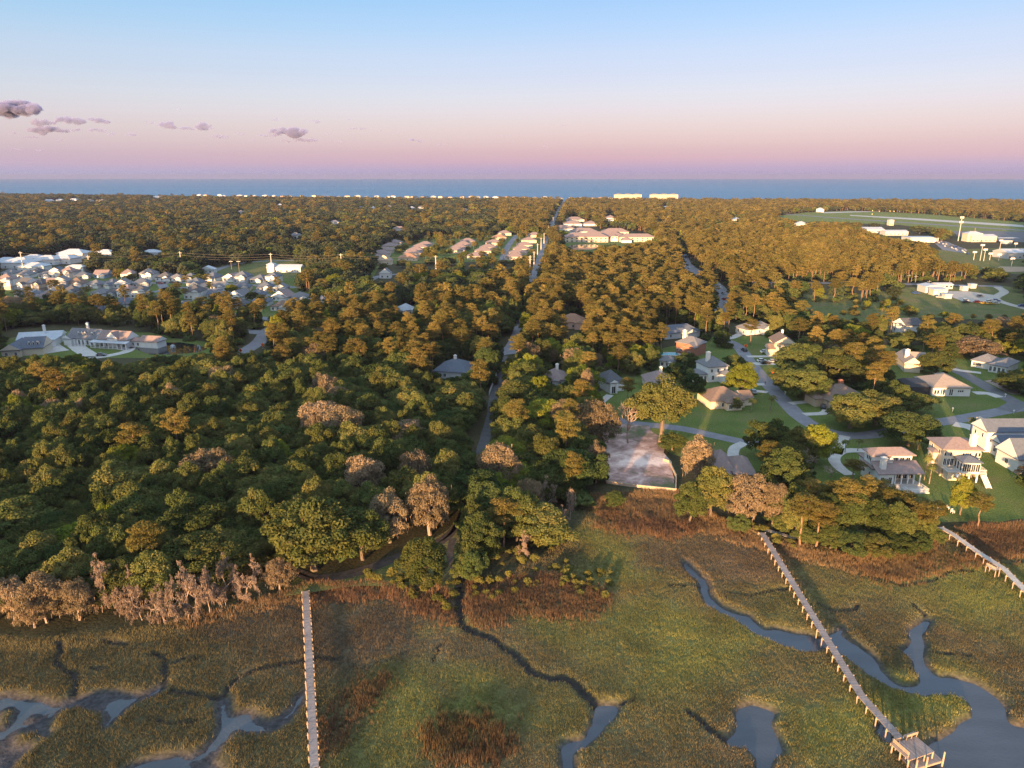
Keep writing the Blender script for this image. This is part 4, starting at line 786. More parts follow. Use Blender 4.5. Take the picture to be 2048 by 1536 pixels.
k.block(0, 0, k.w, k.d, 6.0, 'gable', 'x', .62).wins('F', 4, 3.9, .7, 1.3).wins('F', 4, 1.0, .7, 1.4).wins('R', 2, 3.7, .9, 1.3); k.block(k.w*.6, -3.0, k.w*1.05, -.01, 3.4, 'gable', 'y', .6).wins('F', 1, .2, 3.4, 2.2, kind='garage_door'); k.chimney(1.0, k.d*.6, 4, 10.2).done()
k = H3('two_storey_house', 'red brick house with grey roof and pale chimney', (1353,684), (1395,691), (1358,675), 5.2, 'brick', 'grey', d_=9)
k.block(0, 0, k.w, k.d, 5.2, 'hip', 'x', .55).wins('F', 3, 1.0, .9, 1.4, 0, .5); k.block(k.w*.55, -3.5, k.w*1.02, -.01, 4.4, 'gable', 'y', .6).wins('F', 1, 1.0, 1.2, 1.4); k.chimney(k.w*.16, k.d*.5, 4, 10.4, 1.6, 1.2).done()
k = H3('two_storey_house', 'white house with blue grey hip roof, wing and tall chimney', (1418,735), (1456,732), (1414,722), 6.4, 'white', 'grey', d_=10)
k.block(0, 0, k.w, k.d, 6.4, 'hip', 'x', .6).wins('F', 3, 4.2, .9, 1.3).wins('F', 2, 1.0, 1.1, 1.8); k.block(-6.2, 1, -.01, 7.5, 3.3, 'hip', 'x', .45).wins('F', 4, .5, .9, 2.1); k.block(k.w*.55, -5, k.w*1.0, -.01, 4.0, 'hip', 'y', .5).wins('F', 1, .9, 1.1, 1.5); k.chimney(k.w*.22, k.d*.45, 5, 11.6, 1.5, 1.2).done()
k = H3('ranch_house', 'brown roofed ranch house facing the big lawn', (1422,803), (1500,799), (1412,787), 3.0, 'cream', 'brown', d_=12)
k.block(0, 0, k.w*.88, k.d, 3.0, 'hip', 'x', .55).wins('F', 2, .8, 1.5, 1.4, .30, .62); k.block(k.w*.34, -2.6, k.w*.72, -.01, 2.9, 'hip', 'y', .55).wins('F', 2, .7, 1.4, 1.5); k.block(k.w*.885, 2, k.w*1.14, k.d*.8, 2.8, 'gable', 'x', .45); k.done()
k = H3('ranch_house', 'brown roofed house almost hidden by trees below the side street', (1426,941), (1508,944), (1432,925), 3.4, 'tan', 'mauve', d_=12)
k.block(0, 0, k.w*.5, k.d, 3.4, 'hip', 'x', .6); k.block(k.w*.505, -1.5, k.w*1.0, k.d*.85, 3.2, 'hip', 'x', .5).wins('F', 2, 1, 1.2, 1.4); k.block(k.w*.16, -3, k.w*.38, -.01, 3.2, 'gable', 'y', .7); k.done()
k = H3('stucco_house', 'white stucco house with dark roof and arched entry porch', (1214,766), (1249,763), (1197,752), 3.8, 'white', 'dark', d_=11)
k.block(0, 0, k.w, k.d, 3.8, 'hip', 'x', .6); k.block(k.w*.05, -2.2, k.w*.46, -.01, 4.2, 'gable', 'y', .55).wins('F', 1, .1, 1.5, 2.7); k.posts('column', [(k.w*.08,-2.5),(k.w*.42,-2.5)], 0, 4.1, .2); k.done()
k = H3('ranch_house', 'dark blue roofed house with chimney in the wood left of the lane', (868,742), (934,746), (880,726), 3.0, 'grey', 'blue', d_=15)
k.block(0, 0, k.w, k.d, 3.0, 'hip', 'x', .5).wins('F', 2, .8, 1.1, 1.4, .1, .4); k.part('pool_cage', MB().box(k.w+.62, 1, 0, k.w+5, k.d*.8, 3.1), SCREEN); k.chimney(k.w*.5, k.d*.48, 4, 8.3).done()
for lb, A, B, C, h, wl, rf, d_, nm in [('grey brown hip roofed house with white chimney above the lot', (1294,766), (1347,766), (1298,753), 3.0, 'beige', 'mauve', 11, 'ranch_house'), ('low house with pale roof and white chimney right of the lane', (1084,757), (1126,760), (1090,744), 3.0, 'grey', 'mauve', 10, 'ranch_house'),
        ('white gabled house with dark roof at the edge of the rough field', (1787,645), (1812,652), (1800,634), 5.0, 'white', 'dark', 10, 'two_storey_house'), ('small white house at the end of the pale drive', (1494,660), (1545,655), (1500,649), 3.0, 'white', 'grey', 9, 'ranch_house'),
        ('pink roofed stucco house among the pines right of the lane', (1121,645), (1172,645), (1126,634), 3.6, 'pink', 'terra', 12, 'ranch_house'), ('small white pool house with grey roof', (1320,722), (1350,724), (1323,713), 2.8, 'white', 'grey', 6, 'pool_house'),
        ('dark roofed house behind the tall pines by the winding road', (1330,668), (1400,662), (1335,655), 3.0, 'grey', 'blue', 10, 'ranch_house'), ('white roofed house half hidden in the pinewood', (806,622), (835,618), (812,612), 3.2, 'white', 'metal', 10, 'ranch_house')]:
    k = H3(nm, lb, A, B, C, h, wl, rf, d_=d_); k.block(0, 0, k.w, k.d, h, 'gable' if 'gabled' in lb else 'hip', 'y' if 'gabled' in lb else 'x', .6).wins('F', 3, .9, 1.0, 1.4).wins('L', 2, .9, 1.0, 1.4)
    k.block(k.w*.55, -2.5, k.w*.85, -.01, h-.1, 'gable', 'y', .55, ov=.3)
    if 'chimney' in lb: k.chimney(k.w*.6, k.d*.5, 3, h+5)
    k.done()

# ---- the three big houses by the pond at left
k = H3('farmhouse', 'white farmhouse with wraparound porch and brown roof beside the pond', (197,681), (252,684), (207,668), 3.2, 'white', 'mauve', d_=8.5)
k.block(0, 0, k.w, k.d, 4.0, 'gable', 'x', .75).wins('R', 1, 4.6, 1.1, 1.2); k.block(k.w*.36, -.6, k.w*.72, 3, 4.9, 'gable', 'y', .85, ov=.4).wins('F', 2, 5.2, .5, .9)
k.block(-2.4, -3.0, k.w+2.2, -.61, 2.9, 'shed', 'x', .18, ov=.3, roof=ROOFS['metal'], walls=False); k.posts('column', [(x_, -2.9) for x_ in np.linspace(-2.2, k.w+2, 9)], 0, 2.85, .14); k.part('porch_floor', MB().box(-2.4, -3.0, -.2, k.w+2.2, -.62, .35), CONC)
k.rect = (0, 0, k.w, k.d); k.wins('F', 5, .6, 1.3, 1.9); win_part(k.root, None, 'F', k.w*.5, .36, 1.1, 2.2, k.rect, kind='door')
k.block(k.w+.01, k.d*.35, k.w+5.5, k.d*.85, 3.0, 'gable', 'x', .5).wins('F', 2, .9, .9, 1.4); k.block(k.w+5.51, k.d*.3, k.w+15.5, k.d*1.05, 3.2, 'gable', 'x', .62).wins('F', 3, .1, 2.5, 2.3, kind='garage_door'); k.done()
k = H3('dormer_house', 'white house with grey roof and four arched dormers', (134,677), (190,680), (142,662), 3.0, 'white', 'grey', d_=9.5)
k.block(0, 0, k.w, k.d, 3.2, 'gable', 'x', .8).wins('F', 4, .4, 1.1, 2.2, .34, .95); k.block(k.w*.0, -2.2, k.w*.26, -.01, 3.4, 'gable', 'y', .6).wins('F', 1, .1, 4.4, 2.3, kind='garage_door'); k.posts('column', [(k.w*f, -1.6) for f in (.34,.46,.58,.70)], 0, 3.1, .2)
for f in (.36, .47, .58, .84): k.dormer(k.w*f, 1.8, 4.6, 4.3)
k.chimney(k.w*.52, k.d*.55, 7, 10.2).done()
k = H3('metal_roof_house', 'sprawling white house with pale metal roofs at the far left', (31,683), (111,679), (38,666), 3.2, 'white', 'metal', d_=12)
k.block(0, 2, k.w*.62, k.d, 3.4, 'gable', 'x', .5); k.block(k.w*.5, -1.5, k.w*1.0, 7, 3.4, 'hip', 'x', .5).wins('F', 3, .1, 3.0, 2.3, kind='garage_door'); k.block(k.w*.55, -1.9, k.w*.8, -.5, 3.6, 'gable', 'y', .45, ov=.3); k.block(k.w*.55, 8, k.w*1.0, k.d+3, 3.4, 'gable', 'x', .5); k.chimney(k.w*.6, k.d*.7, 5, 9).done()
k = H3('gabled_house', 'cream gabled house with dark roof and three dormers in the left corner', (2,703), (40,701), (24,688), 3.2, 'cream', 'blue', d_=15)
k.block(0, 0, k.w, k.d, 3.4, 'gable', 'y', .62).wins('F', 2, 1, 1.0, 1.4); k.block(k.w+.01, 2.5, k.w*2.1, k.d, 3.4, 'gable', 'x', .62)
for f in (1.35, 1.58, 1.81): k.dormer(k.w*f, 4.2, 6.2, 4.3)
k.done()

# ---- simple houses for the suburb, terraces and coast
def plain_house(name, label, px, py, w_, d_, h, roof, wall, rz=0.0, kind='hip', axis='x', pitch=.55, garage=True, group=None, cat='house', nw=2, op=False, front=None):
    X, Y, _ = P(px, py, 0); c, n_ = math.cos(rz), math.sin(rz); k = House(name, label, (X - c*w_/2, Y - n_*w_/2), rz, w_, d_, wall, roof, cat, group, op)
    k.block(0, 0, w_, d_, h, kind, axis, pitch)
    if nw: k.wins('F', nw, .8, 1.2, 1.4, 0, .55 if garage else 1)
    if garage: k.block(w_*.55, -3.2, w_*.95, -.01, h-.1, front or 'gable', 'y', pitch, ov=.4).wins('F', 1, .1, min(4.4, w_*.3), 2.3, kind='garage_door')
    return k.done()
rh = random.Random(21)
ORD = ['first','second','third','fourth','fifth','sixth','seventh','eighth','ninth','tenth','eleventh','twelfth','thirteenth','fourteenth','fifteenth','sixteenth','seventeenth','eighteenth','nineteenth','twentieth','twenty-first','twenty-second','twenty-third','twenty-fourth']
SUB = [('back', [(14,553),(50,556),(70,550),(90,556),(112,556),(133,556),(165,558),(201,556),(256,560),(294,560),(327,562),(352,563),(377,562),(419,562),(459,563),(481,566),(514,566),(543,566)]),
       ('middle', [(10,572),(44,574),(74,575),(101,574),(121,576),(150,575),(188,576),(215,576),(244,576),(283,574),(388,580),(435,580),(483,582),(528,582),(560,584)]),
       ('front', [(40,594),(73,598),(92,601),(112,596),(140,597),(197,594),(222,594),(248,596),(278,596),(386,598),(429,597),(472,600),(513,599),(560,602),(600,603),(671,600),(640,612)]),
       ('nearest', [(384,622),(474,618),(517,613),(560,622),(300,612),(245,616),(160,622),(205,634),(330,628)])]
RN = {'grey': 'grey', 'brown': 'brown', 'tan': 'tan', 'blue': 'blue grey', 'dark': 'dark', 'mauve': 'mauve brown'}
for row, L in SUB:
    L = sorted(L)
    for i, (px, py) in enumerate(L):
        rf = rh.choice(['grey','grey','blue','blue','mauve','dark','brown']); wl = rh.choice(['white','white','grey','white','cream','grey'])
        if (px, py) == (201,556): rf, wl = 'mauve', 'blue'
        two = rh.random() < .22; 
        plain_house('suburban_house', '%s roofed %s suburban house, %s from the left in the %s row' % (RN[rf], wl, ORD[i], row), px, py, rh.uniform(9.5, 12.5), rh.uniform(9, 12), 5.0 if two else 2.7, rf, wl, rh.uniform(-.35,.35), rh.choice(['hip','hip','gable']), rh.choice(['x','y']) if not two else 'y', rh.uniform(.5,.65), True, 'houses of the left suburb', op='roof' if rh.random() < .45 else False)
# pale metal roofed buildings behind the suburb
for i, (px, py, w_, d_) in enumerate([(5,536,24,18),(30,537,26,20),(62,545,22,14),(62,527,20,14),(88,530,22,16),(118,528,24,16),(140,517,28,18),(205,516,20,14),(300,515,18,12),(150,546,16,8)]):
    plain_house('metal_roof_building', 'white building with pale metal roof, %s from the left behind the suburb' % ORD[i], px, py, w_, d_, 5.0, 'metal', 'white', rh.uniform(-.1,.1), 'hip', 'x', .4, False, 'pale metal roofed buildings behind the suburb', 'building', 3, op=True)
plain_house('community_building', 'white hall with small tower beside the open grass', 568, 545, 30, 10, 4.2, 'metal', 'white', -.05, 'gable', 'x', .4, False, None, 'building', 6, op=True).block(1, -2, 7, 4, 7.0, 'hip', 'x', .5)
plain_house('shed', 'small white shed with pale roof behind the suburb', 413, 547, 13, 8, 3.2, 'metal', 'white', .1, 'gable', 'y', .4, False, None, 'shed', 2, op=True)
plain_house('yellow_house', 'small yellow gabled house in front of the brown roofed terraces', 768, 530, 14, 10, 4.0, 'tan', 'cream', 0, 'gable', 'y', .7, False, None, 'house', 2, op=True)
plain_house('chapel', 'small white chapel on the green below the terraces', 770, 557, 9, 8, 4.0, 'grey', 'white', 0, 'gable', 'y', .8, False, None, 'chapel', 2, op=True)
TER = [[(748,523),(759,514),(767,507),(779,498),(787,491)], [(815,522),(824,513),(830,507),(839,500),(850,495)], [(911,507),(918,501),(926,495),(935,488)], [(953,519),(967,508),(976,501),(987,491),(998,480),(1009,471)], [(1029,520),(1036,512),(1043,504),(1049,496),(1058,486),(1069,475)]]
for r_, L in enumerate(TER):
    for i, (px, py) in enumerate(L):
        plain_house('terrace_house', 'low mauve brown roofed house, %s from the front in the %s terrace row' % (ORD[i], ORD[r_]), px, py, 19, 15, 3.2, 'terra' if (r_, i) in ((1,0),(3,4)) else 'mauve', 'beige', 0, 'hip', 'x', .42, False, 'brown roofed terraces', 'house', 3, op='roof' if (i + r_) % 3 else False)
for i, (px, py, w_) in enumerate([(1128,462,34),(1146,452,30),(1150,443,34),(1182,452,24),(1168,468,40),(1222,445,18)]):
    plain_house('terrace_house', 'low mauve roofed block behind the care home, %s from the left' % ORD[i], px, py, w_, 22, 3.4 if i < 5 else 8, 'mauve', 'white', 0, 'hip', 'x', .4, False, 'roofs behind the care home', 'house', 3, op=True)
# the large care home
a, rz, w1, d1 = frame3((1130,474), (1214,473), (1130,468), 6.6); k = House('care_home', 'large cream care home with long tiled hip roofs beside a pond', a, 0, w1, d1, 'cream', 'mauve', 'building')
k.block(0, 0, w1, 20, 6.6, 'hip', 'x', .42, ov=1).wins('F', 9, .6, 2.0, 1.8).wins('F', 9, 3.9, 2.0, 1.8); k.block(w1*.45, 22, w1*1.4, 40, 7.0, 'hip', 'x', .4, ov=1, roof=ROOFS['mauve']); k.block(w1*.98, 45, w1*1.6, 62, 9.5, 'hip', 'x', .45, ov=1).wins('F', 7, 6.5, 1.5, 1.8)
k.block(w1*1.28, 4, w1*2.1, 20, 6.0, 'hip', 'x', .42, ov=1).wins('F', 7, .6, 1.8, 1.8).wins('F', 7, 3.6, 1.8, 1.6); k.block(w1*1.30, -8, w1*1.52, 3.8, 3.2, 'hip', 'x', .5, ov=.6, wall=WALLS['white']); k.block(w1*1.02, 12, w1*1.26, 21.8, 6.2, 'hip', 'x', .4, ov=1, wall=WALLS['white']).wins('F', 3, 3.6, 2.0, 1.8); k.done()
# beach condominiums and beach houses on the coast
CONDO = mat('condo_stucco', (.66,.50,.36), .85, (.72,.56,.42), .05)
for i, (x0, x1, yb) in enumerate([(1229,1283,397.5), (1301,1356,397.5)]):
    a = np.array(P(x0, yb, 8)[:2]); b = np.array(P(x1, yb, 8)[:2]); L = np.hypot(*(b-a)); root = thing('condominium', 'long peach condominium block on the coast, %s of two' % ('left','right')[i], 'building', (*a, 0), math.atan2(*(b-a)[::-1]), 'condominiums on the coast')
    for s_ in range(3):
        MB().box(L*s_/3+.4, 0, -.3, L*(s_+1)/3-.4, 22, 21).obj('wall', CONDO, root); mb = MB(); add_roof(mb, L*s_/3+.4, 0, L*(s_+1)/3-.4, 22, 21.01, 'hip', 'x', .3, .6); mb.obj('roof', [ROOFS['tan'], CONDO], root)
        for fl in range(6): MB().box(L*s_/3+2, -.06, 2+fl*3.2, L*(s_+1)/3-2, .02, 3.4+fl*3.2).obj('window_band', mat('balcony_shade', (.36,.25,.18), .8), root)
for i in range(46):
    px = 415 + i*18.0 + rh.uniform(-5, 5); wl = rh.choice(['white','cream','pink','white'])
    if 1222 < px < 1362: continue
    X = (px-1024)/FPX; t_ = 2500.0
    for _ in range(6): t_ = float(np.interp(X*t_, COAST[:,0], COAST[:,1])) - 50
    x_, y_ = X*t_, t_ + rh.uniform(-15, 25); x_ = X*y_*1.0/ (CP*1.0) if False else x_
    k = House('beach_house', '%s beach house on the coast, %s along from the left' % (wl, ('number %d' % (i+1)) if i >= len(ORD) else ORD[i]), (x_, y_), rh.uniform(-.3,.3), 16, 12, wl, rh.choice(['tan','grey','metal']), 'house', 'beach houses', False)
    k.block(0, 0, rh.uniform(10, 20), 12, rh.uniform(11, 15), 'hip', 'x', .4)
for i, (px, py, w_, rf) in enumerate([(98,405,26,'metal'),(118,404,22,'metal'),(145,403,30,'metal'),(178,405,20,'tan'),(200,405,24,'tan'),(312,398,30,'metal'),(722,420,14,'grey'),(745,421,12,'metal'),(778,418,14,'tan'),(824,421,14,'metal'),(842,420,16,'grey'),(1330,420,16,'metal'),(1475,446,16,'metal'),(1605,455,16,'metal'),(668,452,16,'grey'),(800,466,18,'mauve'),(590,480,14,'grey'),(1640,424,16,'metal'),(480,430,14,'tan'),(560,415,16,'metal'),(930,425,14,'tan')]):
    plain_house('far_house', '%s roofed building far off in the woods, %s of those in view' % ({'metal':'pale','tan':'tan','grey':'grey','mauve':'mauve'}[rf], ORD[i]), px, py, w_, 12, 6.0, rf, 'white', rh.uniform(-.4,.4), 'hip', 'x', .5, False, 'buildings far off in the woods', 'house', 0, op=True)
# airport, works yard and sports ground
def shedb(name, label, px0, px1, py, d_, h, wall, roof, kind='gable', axis='x', pitch=.25, nw=4, door=0, rz=None, cat='building'):
    a, b = np.array(P(px0, py, 0)[:2]), np.array(P(px1, py, 0)[:2]); L = np.hypot(*(b-a)); k = House(name, label, a, 0.0 if rz is None else rz, L, d_, wall, roof, cat, None, 'roof')
    k.block(0, 0, L, d_, h, kind, axis, pitch, ov=.4)
    if nw: k.wins('F', nw, 1.2, min(2.0, L/nw*.6), 1.3)
    if door: k.wins('F', door, .1, min(4.0, L/door*.7), min(3.2, h-.4), kind='garage_door')
    return k.done()
shedb('hangar', 'long white hangar at the airport left of the pine clump', 1722, 1768, 466, 22, 5, 'grey', 'metal', nw=5)
shedb('hangar', 'low white hangar row in front of the airfield', 1770, 1816, 471, 16, 5, 'grey', 'metal', nw=6)
shedb('hangar', 'open grey hangar with flat roof below the pine clump', 1820, 1876, 485, 22, 6, 'grey', 'metal', 'flat', nw=0, door=4)
shedb('terminal', 'cream airport terminal with white roofs and canopy', 1942, 1992, 484, 16, 7, 'cream', 'metal', nw=6).block(-3, 4, 16, 16, 10, 'hip', 'x', .4).block(34, -1, 60, 8, 5, 'flat', walls=False)
shedb('control_tower', 'small cream building with cupola in front of the airfield', 1778, 1787, 451, 8, 9, 'cream', 'metal', 'hip', nw=2)
shedb('hangar', 'white hangar at the right edge by the sports ground', 2014, 2075, 518, 24, 6, 'grey', 'metal', nw=6)
shedb('storage_trailer', 'white trailer beyond the airport apron', 2006, 2024, 488, 5, 4, 'grey', 'metal', 'flat', nw=0)
shedb('works_shed', 'white metal shed at the works yard', 1850, 1884, 586, 11, 4.5, 'grey', 'metal', 'gable', 'y', .2, nw=0, door=2)
shedb('works_shed', 'cream metal shed in front of the white one at the works yard', 1866, 1894, 591, 6, 4, 'cream', 'metal', 'shed', 'x', .1, nw=0, door=3)
shedb('works_shed', 'long low white shed behind the works yard', 1872, 1905, 578, 7, 3.2, 'grey', 'metal', nw=4)
shedb('storage_trailer', 'small white box trailer beside the works yard track', 1925, 1936, 582, 4, 3.2, 'grey', 'metal', 'flat', nw=0)
shedb('storage_trailer', 'white storage trailer on the yard loop', 1941, 1952, 577, 4, 3.2, 'grey', 'metal', 'flat', nw=0)
shedb('storage_trailer', 'white storage container in the middle of the works yard', 1889, 1903, 597.5, 4, 3, 'grey', 'metal', 'flat', nw=0)

# ================================================================== TREES
LM = {'oak': leafmat('oak_leaf', [(0, (.044,.068,.024)), (.4, (.082,.102,.032)), (.7, (.126,.130,.040)), (1, (.182,.154,.056))], objrand=.3),
      'pine': leafmat('pine_needle', [(0, (.076,.080,.025)), (.5, (.140,.118,.034)), (1, (.205,.150,.046))], objrand=.28),
      'bright': leafmat('bright_leaf', [(0, (.090,.130,.020)), (.5, (.150,.175,.026)), (1, (.200,.190,.036))]),
      'green': leafmat('deep_green_leaf', [(0, (.042,.070,.026)), (.5, (.066,.094,.032)), (1, (.098,.120,.042))]),
      'far': leafmat('far_shaded_leaf', [(0, (.032,.050,.030)), (.5, (.056,.072,.038)), (1, (.092,.090,.048))], objrand=.3),  # dulled deep green, the far woods' lack of sun painted into it
      'mossleaf': leafmat('mossy_leaf', [(0, (.120,.105,.060)), (.5, (.210,.160,.098)), (1, (.290,.215,.145))]),
      'moss': leafmat('hanging_moss', [(0, (.18,.14,.110)), (.5, (.26,.195,.155)), (1, (.34,.255,.205))], trans=.3),
      'palm': leafmat('palm_frond', [(0, (.075,.098,.030)), (.6, (.125,.132,.042)), (1, (.200,.155,.065))]),
      'shrub': leafmat('shrub_leaf', [(0, (.085,.098,.030)), (.5, (.135,.135,.040)), (1, (.215,.190,.050))])}
BARK = mat('oak_bark', (.105,.080,.062), .95, (.175,.140,.110), 2.0); PBARK = mat('pine_bark', (.17,.105,.070), .95, (.26,.175,.125), 2.0)
PALE = mat('bare_branch', (.25,.19,.16), .95, (.34,.265,.225), 1.5); PALMB = mat('palm_trunk', (.20,.155,.115), .95, (.28,.225,.17), 3.0)
def cards(rg, C, Rr, n, size, lo=-.35, flat=1.0, asp=.55, shell=(.62, 1.05), jn=.75):
    """leaf sprays spread over clumps: C centres (k,3), Rr radii (k,3)"""
    k = len(C); i = np.repeat(np.arange(k), n); N_ = len(i)
    z = rg.uniform(lo, 1, N_); a = rg.uniform(0, 2*math.pi, N_); r = np.sqrt(1 - z*z); d = np.stack([r*np.cos(a), r*np.sin(a), z], -1)
    p = C[i] + d * Rr[i] * rg.uniform(*shell, N_)[:, None]
    nrm = d + rg.normal(0, jn, (N_, 3)); nrm /= np.linalg.norm(nrm, axis=1)[:, None]
    t = np.cross(nrm, rg.normal(0, 1, (N_, 3))); t /= np.linalg.norm(t, axis=1)[:, None]; b = np.cross(nrm, t)
    s = (size * rg.uniform(.6, 1.35, N_))[:, None]
    V = np.stack([p - t*s, p - b*s*asp, p + t*s, p + b*s*asp], 1).reshape(-1, 3)
    tint = np.clip(.62 * rg.uniform(0, 1, k)[i] + .38 * rg.uniform(0, 1, N_), 0, 1)
    return V, tint
def card_mesh(name, V, tint, m):
    me = np_mesh(name, V, quads=np.arange(len(V)).reshape(-1, 4), fattr={'tint': tint}); me.materials.append(m); return me
def wiggle(rg, a, b, n, amp):
    a, b = np.array(a, float), np.array(b, float); return [tuple(a + (b-a)*i/n + (rg.normal(0, amp, 3) if 0 < i < n else 0)) for i in range(n+1)]
def dome(rg, n, Rx, H, zc, hh, lob=.22, lo=-.25):
    i = np.arange(n) + .5; z = lo + (1-lo) * i / n; a = i * 2.39996 + rg.uniform(0, 6); r = np.sqrt(np.clip(1 - z*z, 0, 1))
    l = 1 + lob * np.sin(a * 2 + rg.uniform(0, 6)) * r + lob * .8 * np.sin(a * 3 + rg.uniform(0, 6)) + rg.normal(0, .09, n)
    return np.stack([r*np.cos(a)*Rx*l*.78, r*np.sin(a)*Rx*l*.78, zc + z*hh*.78*(.85 + .15*l)], -1)
def oak_mesh(seed, n=52, per=430, size=.215, moss=False, lod=0, tall=False):
    rg = np.random.default_rng(seed); Rx, H = 5.5, 11.0
    zc, hh = (H*.52, H*.48) if not tall else (H*.66, H*.34)
    C = dome(rg, n, Rx, H, zc, hh, .2, -.62 if not tall else -.5); C[:, :2] *= rg.uniform(.72, 1.12, n)[:, None]; C[:, 2] += rg.normal(0, .45, n); k = rg.uniform(.6, 1.45, n)
    Rr = np.stack([1.30*k, 1.30*k, 1.05*k], -1) * (52 / n) ** .35
    V, tn = cards(rg, C, Rr, per, size, lo=-.45)
    tb = MB(); n_l = 9 if lod == 0 else 0; sides = 6 if lod == 0 else 4
    fork = H*.28 if not tall else H*.5
    tb.tube(wiggle(rg, (0,0,-.3), (rg.normal(0,.3), rg.normal(0,.3), fork), 3, .12), [.5,.40,.36,.34], sides)
    if n_l:
        for j in rg.choice(n, n_l, replace=False): tb.tube(wiggle(rg, (0,0,fork-.2), C[j]*.92, 4, .35), [.24,.19,.14,.10,.05], 5)
    ms = None
    if moss:
        q = C[rg.integers(0, n, 500)] + rg.normal(0, .9, (500, 3)) * [1,1,.6]; q = q[q[:, 2] > 1.5]; m_ = len(q); L = rg.uniform(.25, 1.0, m_); a = rg.uniform(0, math.pi, m_); w_ = rg.uniform(.05, .12, m_)
        dx, dy = np.cos(a)*w_, np.sin(a)*w_; z0 = np.zeros(m_)
        Vm = np.stack([q + np.stack([-dx,-dy,z0],-1), q + np.stack([dx,dy,z0],-1), q + np.stack([dx*.3,dy*.3,-L],-1), q + np.stack([-dx*.3,-dy*.3,-L],-1)], 1).reshape(-1, 3)
        ms = (Vm, rg.uniform(0, 1, m_))
    return V, tn, tb, ms
def pine_mesh(seed, n=26, per=230, size=.22, lod=0):
    rg = np.random.default_rng(seed); H = 17.0; C = []; c0 = rg.uniform(.52, .62)
    for j in range(n):
        f = (j + .5) / n; z = H*(c0 + (.97-c0)*f); wmax = 3.4*math.sqrt(max(.02, 1 - ((f-.42)/.62)**2)); a = j*2.39996 + rg.uniform(-.4,.4); r = wmax*rg.uniform(.35, 1.0)
        C.append((r*math.cos(a), r*math.sin(a), z + rg.normal(0,.25)))
    C = np.array(C); k = rg.uniform(.8, 1.3, n); Rr = np.stack([1.35*k, 1.35*k, .72*k], -1) * (26/n)**.4
    V, tn = cards(rg, C, Rr, per, size, lo=-.3, asp=.38, shell=(.45, 1.05), jn=.9)
    tb = MB(); top = C[-1]*[.3,.3,1]; tb.tube(wiggle(rg, (0,0,-.3), tuple(top), 5, .16), [.27,.22,.19,.16,.12,.05], 6 if lod == 0 else 4)
    if lod == 0:
        for j in range(0, n, 2): tb.tube([(0,0,C[j][2]-rg.uniform(.3,.9)), tuple(C[j]*[.55,.55,1] - np.array([0,0,.25])), tuple(C[j])], [.07,.05,.025], 4)
    return V, tn, tb, None
def bare_mesh(seed, H=11.0, spread=1.0, moss=0, upright=.55):
    rg = np.random.default_rng(seed); tb = MB(); tips = []
    def grow(p, d, L, r, lev):
        q = p + d*L*.5 + rg.normal(0, .08*L, 3); e = q + (d + rg.normal(0, .22, 3))*L*.5
        tb.tube([tuple(p), tuple(q), tuple(e)], [r, r*.8, r*.6], 5 if lev < 2 else 3, cap=False)
        if lev >= 5 or L < .45: tips.append(e); return
        for _ in range(3 if lev < 4 else 2):
            nd = d*upright + rg.normal(0, .55*spread, 3); nd[2] += .12; nd /= np.linalg.norm(nd) + 1e-6
            grow(e, nd, L*rg.uniform(.62, .84), r*.63, lev+1)
            if lev >= 2: tips.append(e)
    grow(np.array((0,0,-.3)), np.array((rg.normal(0,.1), rg.normal(0,.1), 1.0)), H*.30, (.28 if moss else .40), 0)
    vv = np.array(tb.v); kz = H / vv[:, 2].max(); kr = (H*.42 if upright < .7 else H*.31) / np.percentile(np.hypot(vv[:, 0], vv[:, 1]), 97); tb.v = [(x_*kr, y_*kr, z_*kz) for x_, y_, z_ in tb.v]; tips = [t_*np.array((kr, kr, kz)) for t_ in tips]
    ms = None
    if moss:
        T = np.array(tips); q = T[rg.integers(0, len(T), moss)] + rg.normal(0, .25, (moss, 3)); L = rg.uniform(.25, .9, moss); a = rg.uniform(0, math.pi, moss); w_ = rg.uniform(.04, .11, moss); z0 = np.zeros(moss)
        dx, dy = np.cos(a)*w_, np.sin(a)*w_
        Vm = np.stack([q + np.stack([-dx,-dy,z0],-1), q + np.stack([dx,dy,z0],-1), q + np.stack([dx*.3,dy*.3,-L],-1), q + np.stack([-dx*.3,-dy*.3,-L],-1)], 1).reshape(-1, 3)
        ms = (Vm, rg.uniform(0, 1, moss))
        Tc = T[rg.integers(0, len(T), 95)]; kk = rg.uniform(.35, .8, 95); V, tn = cards(rg, Tc, np.stack([kk, kk, kk*.7], -1), 62, .13, lo=-.8, shell=(.3, 1.05)); return V, tn, tb, ms
    return None, None, tb, ms
